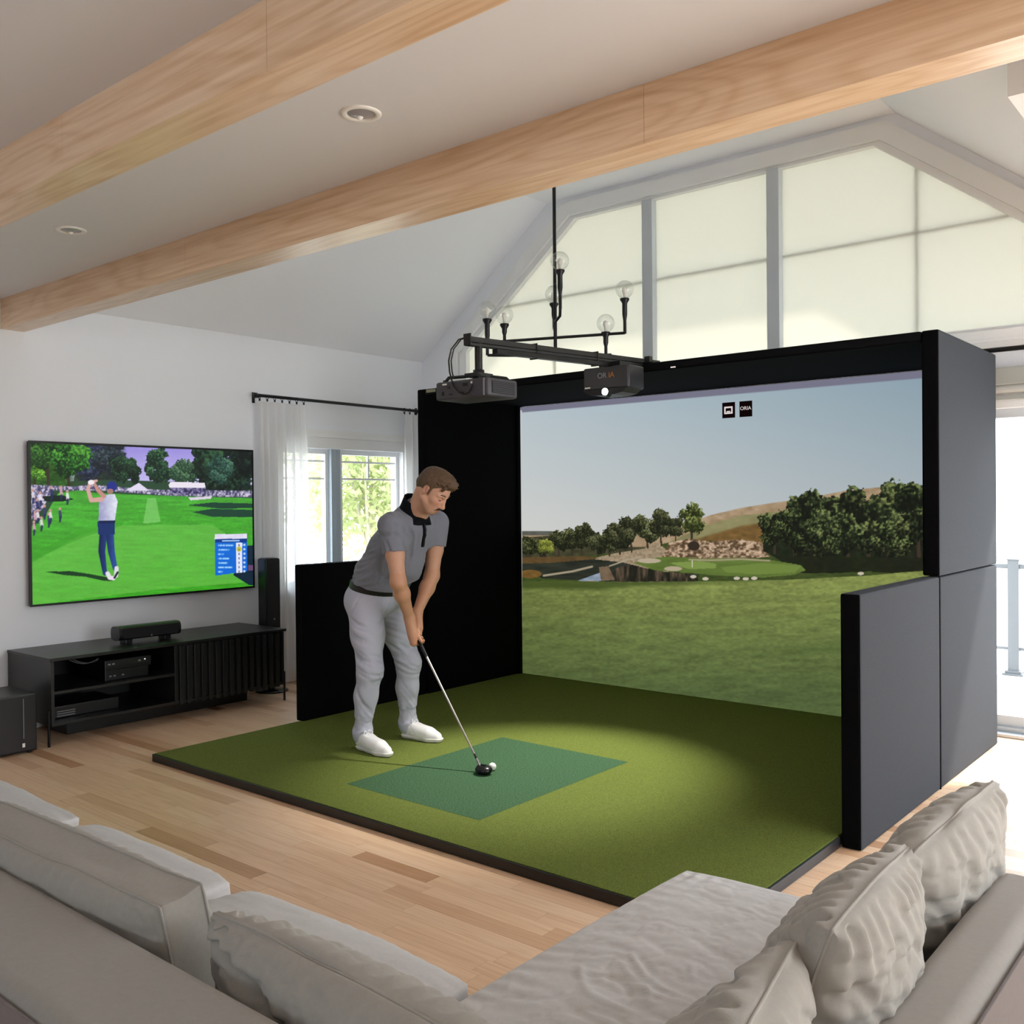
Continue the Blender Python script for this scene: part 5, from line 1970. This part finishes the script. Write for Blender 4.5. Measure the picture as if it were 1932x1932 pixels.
def shoe(heel, toe):
    h_, t_ = Vector(heel), Vector(toe)
    d = (t_-h_).normalized()
    l = Vector((-d.y, d.x, 0))

    def q(a, b, c):
        v = h_+d*a+l*b
        return (v.x, v.y, ZM+c)
    lo = [min(heel[i], toe[i])-.10 for i in range(2)]
    hi = [max(heel[i], toe[i])+.10 for i in range(2)]
    so = Field((lo[0], lo[1], ZM-.01), (hi[0], hi[1], ZM+.20), .0038)
    ln = (t_-h_).length
    so.chain([(q(.045, 0, .030), .038), (q(ln*.45, 0, .028), .036), (q(ln-.105, -.002, .028), .046), (q(ln-.050, 0, .026), .040)], .03)
    so.plane(q(0, 0, .001), (0, 0, -1))
    so.plane(q(0, 0, .024), (0, 0, 1))
    up_ = Field((lo[0], lo[1], ZM-.01), (hi[0], hi[1], ZM+.20), .0038)
    up_.chain([(q(.048, 0, .045), .036), (q(ln*.45, 0, .045), .036), (q(ln-.11, 0, .036), .040), (q(ln-.055, 0, .028), .034)], .04)
    up_.chain([(q(.052, 0, .085), .038), (q(.10, 0, .075), .038), (q(ln*.62, 0, .045), .034)], .03)
    up_.plane(q(0, 0, .018), (0, 0, -1))
    up_.plane(q(.05, 0, .112), tuple(d*.15+Vector((0, 0, 1))))
    up_.fold([q(ln-.11, -.045, .04), q(ln-.115, 0, .078), q(ln-.11, .045, .04)], .006, .0025)
    up_.fold([q(.09, -.04, .10), q(.13, -.044, .05), q(.15, -.046, .02)], .005, .002)
    s = up_.mesh('shoe', M_shoe, man)
    so.mesh('sole', M_sole, s)
    mb = MB()
    for k in range(4):
        a = .105+.022*k
        z = .108-.011*k
        mb.tube([q(a, -.026, z-.012), q(a+.004, 0, z+.004), q(a, .026, z-.012)], .0035, 6)
    for sg in (-1, 1):
        mb.tube([q(.10, 0, .114), q(.10, sg*.018, .126), q(.11, sg*.034, .112), q(.116, sg*.026, .098)], .003, 6)
    obj('laces', mb, M_white, s)['kind'] = 'stuff'


shoe((-4.505, 3.905, ZM), (-4.175, 3.892, ZM))
shoe((-4.500, 4.272, ZM), (-4.178, 4.335, ZM))

# ------------------------------------------------------------------ club and ball
club = thing('golf_club', 'golf club with steel shaft held by the man', 'golf club', tuple(GB))
butt = GA-ga*.165
gripend = GA+ga*.10
obj('grip', MB().tube([tuple(butt), tuple(gripend)], [.0135, .0098], 14), mat('rubber_grip', '#111114', .7), club)
tip = GB-ga*.045
obj('shaft', MB().tube([tuple(gripend), tuple(tip)], [.0072, .0052], 12), mat('steel_shaft', '#b9b2b0', .3, .9), club)
obj('ferrule', MB().tube([tuple(tip-ga*.03), tuple(tip)], [.0062, .0072], 12), M_black, club)
obj('hosel', MB().tube([tuple(tip), tuple(GB)], [.0078, .009], 12), M_chrome, club)
ch = Field((-3.66, 3.86, ZM-.01), (-3.42, 4.10, ZM+.14), .0028)
HC = GB+Vector((.040, -.012, -.006))
ch.ell((HC.x, HC.y, ZM+.024), (.052, .040, .024), .01)
ch.ell((HC.x+.006, HC.y-.018, ZM+.022), (.044, .034, .020), .02)
ch.cap(tuple(GB), (HC.x-.03, HC.y, ZM+.022), .010, .016, .015)
ch.plane((HC.x, HC.y+.028, ZM), (0, 1, .12))
ch.plane((HC.x, HC.y, ZM+.002), (0, 0, -1))
head = ch.mesh('club_head', mat('black_club_head', '#131316', .25, .2), club)
obj('sole_plate', MB().box((HC.x-.02, HC.y-.020, ZM+.0015), (HC.x+.03, HC.y+.012, ZM+.006), .002), M_chrome, head)
mb = MB()
for r in range(4):
    mb.box((HC.x-.028, HC.y+.0225, ZM+.010+.007*r), (HC.x+.032, HC.y+.0245, ZM+.0115+.007*r))
obj('face_groove', mb, M_chrome, head)['kind'] = 'stuff'
bm = bmesh.new()
bmesh.ops.create_icosphere(bm, subdivisions=4, radius=.0214)
for v in bm.verts:                       # dimples
    n = v.co.normalized()
    k = math.sin(n.x*22)*math.sin(n.y*22)*math.sin(n.z*22)
    v.co -= n*.0005*max(0, k)
me = bpy.data.meshes.new('golf_ball')
bm.to_mesh(me)
bm.free()
for p in me.polygons:
    p.use_smooth = True
me.materials.append(mat('ball_white', '#f3f3ef', .3))
o = obj('golf_ball', me, None, None, (-3.530, 4.052, MZ+.0036+.0212))
tag(o, 'white golf ball on the teal strip beside the club head', 'golf ball')

# ------------------------------------------------------------------ boom, projector, launch unit, chandelier
BX = -3.372
boom = thing('projector_boom', 'long black rail reaching from the enclosure top towards the camera', 'boom', (BX, 5.4, 2.46))
p0, p1 = Vector((BX-.01, 3.72, 2.408)), Vector((BX, 5.60, 2.482))
d = (p1-p0).normalized()


def rail(mb, a, b, w, h):
    s = Vector((1, 0, 0))
    u = s.cross(d)
    q = []
    for e in (a, b):
        for sx_, sz in ((-1, -1), (1, -1), (1, 1), (-1, 1)):
            q.append(e+s*w/2*sx_+u*h/2*sz)
    mb.add(q, [(3, 2, 1, 0), (4, 5, 6, 7), (0, 1, 5, 4), (1, 2, 6, 5), (2, 3, 7, 6), (3, 0, 4, 7)])
    return mb


mb = rail(MB(), p0, p1, .042, .028)
rail(mb, p0+Vector((0, 0, -.026)), p1+Vector((0, 0, -.026)), .046, .012)
obj('rail', mb, mat('black_extrusion', '#2b2b2a', .45, .3), boom)
q0 = p0+d*.20+Vector((.012, 0, -.050))
obj('cable_tray', rail(MB(), q0, p0+d*1.45+Vector((.012, 0, -.050)), .035, .026), M_blackm, boom)
obj('end_cap', rail(MB(), p0-d*.008, p0, .048, .06), M_black, boom)
for s in (.55, 1.15):
    c = p0+d*s
    obj('cable_tie', MB().box(tuple(c+Vector((-.026, -.004, -.068))), tuple(c+Vector((.026, .004, .022)))), M_black, boom)
obj('mount_plate', MB().box((BX-.09, 5.39, EZ), (BX+.09, 5.62, EZ+.010), .003), M_black, boom)
obj('clamp', MB().box((BX+.045, 5.36, EZ+.0), (BX+.085, 5.40, EZ+.04), .004), M_black, boom)

# projector hung on a short pole under the rail
M_pbody = mat('projector_body', '#3d3b42', .5, bump=(200, .1, .001))
pj = thing('projector', 'dark grey projector hanging on a pole under the rail end', 'projector', (-3.27, 3.75, 2.10))
PX, PY = BX-.008, 3.80
obj('pole', MB().tube([(PX, PY, 2.395), (PX, PY, 2.235)], .021, 18), M_blackm, pj)
obj('pole_collar', MB().lathe([(.03, 0), (.03, .02), (.022, .022)], (PX, PY, 2.235), 18), M_black, pj)
mb = MB().box((PX-.05, PY-.06, 2.215), (PX+.05, PY+.06, 2.236), .004)
for a, b in (((-.13, -.12), (-.04, -.04)), ((.13, -.12), (.04, -.04)), ((-.13, .10), (-.04, .04)), ((.13, .10), (.04, .04))):
    mb.tube([(PX+b[0], PY+b[1], 2.222), (PX+a[0]*.8, PY+a[1], 2.212), (PX+a[0], PY+a[1], 2.19)], .009, 8)
obj('bracket', mb, M_black, pj)
X0, X1, YA, YB_ = PX-.185, PX+.185, 3.66, 3.90
b = obj('body', MB().box((X0, YA, 2.095), (X1, YB_, 2.192), .014, 3), M_pbody, pj)
obj('side_vent', MB().box((X1-.001, YA+.03, 2.112), (X1+.004, YB_-.03, 2.175), .002), mat('vent_black', '#1a1b1e', .7), b)
mb = MB()
for k in range(6):
    mb.box((X1+.003, YA+.035, 2.117+.0095*k), (X1+.006, YB_-.035, 2.120+.0095*k))
obj('louvre', mb, M_pbody, b)['kind'] = 'stuff'
for (x, z, w, h, m) in ((X0+.055, 2.172, .03, .008, M_white), (X0+.05, 2.118, .012, .02, M_black), (X0+.09, 2.15, .016, .012, M_black), (X0+.10, 2.115, .020, .010, M_black), (X0+.20, 2.155, .03, .018, M_black), (X0+.255, 2.165, .014, .012, M_chrome), (X0+.18, 2.118, .026, .010, M_black)):
    obj('port', MB().box((x, YA-.004, z), (x+w, YA+.002, z+h), .001), m, b)
obj('edge_stripe', MB().box((X1-.03, YA-.003, 2.10), (X1-.022, YA+.002, 2.188), .001), mat('silver_stripe', '#8f8f9a', .3, .5), b)
obj('lens', MB().tube([(X0+.09, YB_-.002, 2.143), (X0+.09, YB_+.03, 2.143)], [.04, .036], 20), M_black, b)
obj('knob', MB().lathe([(.012, 0), (.012, .012), (.001, .013)], (X0+.035, YA+.04, 2.192), 12), M_black, b)
cable = MB()
cp = [(PX-.005, 3.73, 2.425), (PX-.05, 3.70, 2.41), (PX-.085, 3.68, 2.36), (PX-.09, 3.665, 2.30), (PX-.075, 3.655, 2.24), (PX-.06, 3.652, 2.20), (PX-.045, 3.650, 2.16), (PX-.005, 3.649, 2.125), (PX+.03, 3.649, 2.112), (PX+.065, 3.650, 2.12), (PX+.085, 3.653, 2.16)]
cable.tube(cp, .0042, 8)
cable.tube([(a[0]+.012, a[1]+.006, a[2]) for a in cp[:6]], .0036, 8)
tag(obj('projector_cable', cable, M_black), 'thin black cable looping from the rail end down to the projector', 'cable')

# launch unit with its lamp
lm = thing('launch_monitor', 'black overhead sensor box with a bright lens under the rail', 'sensor', (-3.37, 5.1, 2.3))
M_lm = mat('sensor_shell', '#29292c', .4)
LX0, LX1, LY0, LY1 = -3.545, -3.205, 4.985, 5.165
obj('shell', MB().box((LX0, LY0, 2.252), (LX1, LY1, 2.398), .012, 3), M_lm, lm)
obj('face_plate', MB().box((LX0+.008, LY0-.004, 2.262), (LX1-.008, LY0+.002, 2.392), .002), mat('sensor_face', '#3a3a3d', .35), lm)
prf = [(LX0+.004, 2.256), (LX0+.045, 2.228), (LX0+.10, 2.218), (LX1-.10, 2.218), (LX1-.045, 2.228), (LX1-.004, 2.256)]
chin = obj('chin', MB().prism([(x, LY0-.012, z) for x, z in prf], (0, .17, 0)), M_black, lm)
obj('lens', MB().tube([(-3.372, LY0-.018, 2.238), (-3.372, LY0-.010, 2.238)], [.020, .024], 24), mat('lamp_lens', '#ffffff', .2, emit=('#fffefa', 20)), chin)
obj('lens_hood', MB().tube([(-3.372, LY0-.014, 2.238), (-3.372, LY0+.02, 2.238)], [.028, .034], 24), M_lm, chin)
obj('hanger', MB().box((-3.45, 5.02, 2.398), (-3.29, 5.15, 2.43), .004), M_black, lm)
text('logo', 'OR', .048, (-3.400, LY0-.0045, 2.340), R_FRONT, mat('logo_grey', '#8b8b92', .4), lm)
text('logo', 'IA', .048, (-3.330, LY0-.0045, 2.340), R_FRONT, mat('logo_orange', '#b8732f', .4), lm)
obj('status_strip', MB().box((LX0+.014, LY0-.0048, 2.268), (LX0+.055, LY0-.003, 2.276)), M_white, lm)
# small bracket with a printed mark beside it on the header
obj('side_mark', MB().box((-3.14, EY0-.008, 2.405), (-3.105, EY0-.005, 2.412)), M_icont, enc)
# the spot it throws on the hitting area
light('spot_launch', 'SPOT', (-3.34, LY0-.03, 2.21), 230, (1.0, .97, .88), aim=(-3.36, 4.26, .05), spot_size=math.radians(62), spot_blend=.75, shadow_soft_size=.02)

# chandelier
chd = thing('chandelier', 'black chandelier of bare pipes with six clear glass globes', 'chandelier', (-3.75, 4.96, HV))
M_pipe = mat('black_pipe', '#17171a', .35, .4)
cx, cy = -3.75, 4.965
obj('canopy', MB().lathe([(.001, 0), (.07, 0), (.07, -.02), (.02, -.035), (.009, -.04)], (cx, cy, HV), 28), M_pipe, chd)
obj('rod', MB().tube([(cx, cy, HV-.03), (cx, cy, 2.50)], .0115, 12), M_pipe, chd)
zu, zl = 2.617, 2.500
e6, el_ = (-3.392, 5.235, 2.640), (-4.105, 4.70, 2.594)
obj('upper_arm', MB().tube([el_, (cx, cy, zu), e6], .0095, 10), M_pipe, chd)
g5, g3_ = (-3.50, 5.14, zl), (-4.02, 4.68, zl)
obj('lower_arm', MB().tube([(-4.055, 4.645, zl), (cx, cy, zl), (-3.46, 5.18, zl)], .0095, 10), M_pipe, chd)
obj('side_arm', MB().tube([(cx, cy, 2.72), (cx+.095, cy-.075, 2.735), (cx+.105, cy-.085, 2.78)], .0095, 10), M_pipe, chd)
obj('side_arm', MB().tube([(cx, cy, 2.68), (cx-.06, cy+.07, 2.685), (cx-.085, cy+.10, 2.70)], .0095, 10), M_pipe, chd)
M_bulb = mat('bulb_white', '#e8e6e0', .3)


def globe_mat():
    m = bpy.data.materials.new('globe_glass')
    m.use_nodes = True
    n, L = m.node_tree.nodes, m.node_tree.links
    n.remove(n['Principled BSDF'])
    t = n.new('ShaderNodeBsdfTransparent')
    g = n.new('ShaderNodeBsdfGlossy')
    g.inputs['Roughness'].default_value = .05
    t.inputs['Color'].default_value = (.96, .965, .96, 1)
    w = n.new('ShaderNodeLayerWeight')
    w.inputs['Blend'].default_value = .25
    mr = n.new('ShaderNodeMapRange')
    mr.inputs['To Min'].default_value = .03
    mr.inputs['To Max'].default_value = .55
    L.new(w.outputs['Facing'], mr.inputs['Value'])
    mx = n.new('ShaderNodeMixShader')
    L.new(mr.outputs[0], mx.inputs[0])
    L.new(t.outputs[0], mx.inputs[1])
    L.new(g.outputs[0], mx.inputs[2])
    L.new(mx.outputs[0], n['Material Output'].inputs['Surface'])
    return m


M_globe = globe_mat()
# foot of each upright, height of the globe centre
for (x, y, zf, zc) in ((cx+.105, cy-.085, 2.775, 3.080), (cx-.085, cy+.10, 2.695, 2.925), (-4.055, 4.645, zl, 2.790), (-4.02, 4.775, 2.599, 2.772), (-3.49, 5.16, zl, 2.705), (-3.392, 5.235, 2.636, 2.920)):
    cap_z = zc-.062
    h = obj('lamp_holder', MB().tube([(x, y, zf), (x, y, zf+(cap_z-zf)*.45)], .0105, 12).lathe([(.011, zf+(cap_z-zf)*.40-cap_z), (.0165, zf+(cap_z-zf)*.55-cap_z), (.0165, -.028), (.030, -.006), (.030, .004), (.001, .004)], (x, y, cap_z), 20), M_pipe, chd)
    obj('globe', MB().sphere((x, y, zc), .0585, 32, 20), M_globe, h)
    obj('bulb', MB().lathe([(.009, .004), (.009, .03), (.018, .052), (.016, .07), (.001, .08)], (x, y, cap_z), 14), M_bulb, h)

# ------------------------------------------------------------------ outdoors
mb = MB().box((-60, YB+T+.05, -.35), (60, 90, -.30)).box((-60, -30, -.35), (XL-T-.05, 90, -.301))
struct('ground', mb, mat('sunlit_gravel', '#cfccc2', .9, noise=(3, .12)))
mb = MB().box((-4.5, YB+T+.01, -.12), (6, 10.6, -.02))
struct('deck', mb, mat('pale_deck', '#d9d6cf', .7))

# deck railing beyond the glass door
rl = thing('deck_railing', 'pale grey metal deck railing outside the glass door', 'railing', (-1.9, 9.4, 0))
M_rail = mat('railing_grey', '#5c5f62', .5)
for x in (-4.2, -2.02, .2, 2.4, 4.6):
    p = obj('post', MB().box((x-.045, 9.365, -.02), (x+.045, 9.455, 1.0), .004), M_rail, rl)
    obj('post_base', MB().box((x-.085, 9.325, -.019), (x+.085, 9.495, -.002), .003).box((x-.065, 9.345, -.002), (x+.065, 9.475, .02), .003), M_rail, p)
    obj('post_cap', MB().box((x-.052, 9.358, 1.0), (x+.052, 9.462, 1.012), .003), M_rail, p)
obj('top_rail', MB().box((-4.2, 9.385, .925), (4.6, 9.435, .965), .004), M_rail, rl)
obj('bottom_rail', MB().box((-4.2, 9.39, .20), (4.6, 9.43, .225), .003), M_rail, rl)
for a, b in ((-4.15, -2.07), (-1.97, .15), (.25, 2.35), (2.45, 4.55)):
    obj('pane', MB().add([(a+.03, 9.41, .23), (b-.03, 9.41, .23), (b-.03, 9.41, .92), (a+.03, 9.41, .92)], [(0, 1, 2, 3)]), M_glass, rl)


def leaves(cx, cy, z0, z1, rx, ry, n, seed, size):
    """a crown of separate leaves clustered on twigs"""
    rg = np.random.RandomState(seed)
    nb = max(8, n//60)
    u = rg.randn(nb, 3)
    u /= np.linalg.norm(u, axis=1)[:, None]
    rad = rg.rand(nb)**.4
    cz, rz = (z0+z1)/2, (z1-z0)/2
    B = np.array([cx, cy, cz])+u*rad[:, None]*np.array([rx, ry, rz])
    k = rg.randint(0, nb, n)
    P = B[k]+rg.randn(n, 3)*np.array([.16, .16, .13])
    ax = rg.randn(n, 3)
    ax /= np.linalg.norm(ax, axis=1)[:, None]
    bx = np.cross(ax, rg.randn(n, 3))
    bx /= np.linalg.norm(bx, axis=1)[:, None]
    s = size*(.6+.8*rg.rand(n))[:, None]
    V = np.stack([P-ax*s, P+bx*s*.42, P+ax*s, P-bx*s*.42], 1).reshape(-1, 3)
    F = np.arange(4*n).reshape(-1, 4)
    return V, F


def leaf_mat(name, c):
    m = bpy.data.materials.new(name)
    m.use_nodes = True
    n, L = m.node_tree.nodes, m.node_tree.links
    n.remove(n['Principled BSDF'])
    d = n.new('ShaderNodeBsdfDiffuse')
    t = n.new('ShaderNodeBsdfTranslucent')
    d.inputs['Color'].default_value = lin(c)+[1]
    t.inputs['Color'].default_value = lin(c)+[1]
    mx = n.new('ShaderNodeMixShader')
    mx.inputs[0].default_value = .45
    L.new(d.outputs[0], mx.inputs[1])
    L.new(t.outputs[0], mx.inputs[2])
    L.new(mx.outputs[0], n['Material Output'].inputs['Surface'])
    return m


ML = [leaf_mat('leaf_yellow_green', '#b3bb8a'), leaf_mat('leaf_mid_green', '#93a878'), leaf_mat('leaf_pale', '#cfd0b4')]
M_bark = mat('grey_bark', '#b3aa9c', .9, noise=(12, .3))
trees = ((-9.2, 8.25, .75, 3.2, .95, .8, 6200, 0, .055, 'bushy pale yellow green tree nearest the left window, seen through its left pane'),
         (-10.6, 10.6, .9, 4.2, 1.4, 1.4, 9000, 1, .06, 'mid green tree filling the right pane of the left window'),
         (-15.2, 10.2, 1.0, 5.6, 1.7, 1.7, 7500, 2, .075, 'light green tree farther off behind the left pane'),
         (-13.5, 14.5, .3, 5.5, 2.4, 2.0, 8000, 1, .11, 'broad green tree farthest away in the garden beyond the left window'),
         (-8.6, 9.7, -.1, 1.30, .7, .6, 3600, 0, .06, 'low leafy shrub at the bottom of the right window pane'),
         )
for i, (x, y, z0, z1, rx, ry, n, c, sz, lab) in enumerate(trees):
    t = thing('garden_tree' if z0 >= .2 else 'garden_shrub', lab, 'tree' if z0 >= .2 else 'shrub', (x, y, -.3), 'trees outside the windows')
    V, F = leaves(x, y, z0, z1, rx, ry, n, 500+i, sz)
    me = mesh_np('foliage', V, F, False)
    me.materials.append(ML[c])
    o = obj('foliage', me, None, t)
    o['kind'] = 'stuff'
    rg = random.Random(i)
    mb = MB().tube([(x, y, -.3), (x+.05, y, z0*.5), (x-.03, y+.04, (z0+z1)/2)], [.09, .07, .03], 8)
    for k in range(5):
        a = rg.random()*6.28
        mb.tube([(x, y, z0*.7+.2*k), (x+math.cos(a)*rx*.5, y+math.sin(a)*ry*.5, (z0+z1)/2+.1*k)], [.035, .012], 6)
    obj('trunk', mb, M_bark, t)
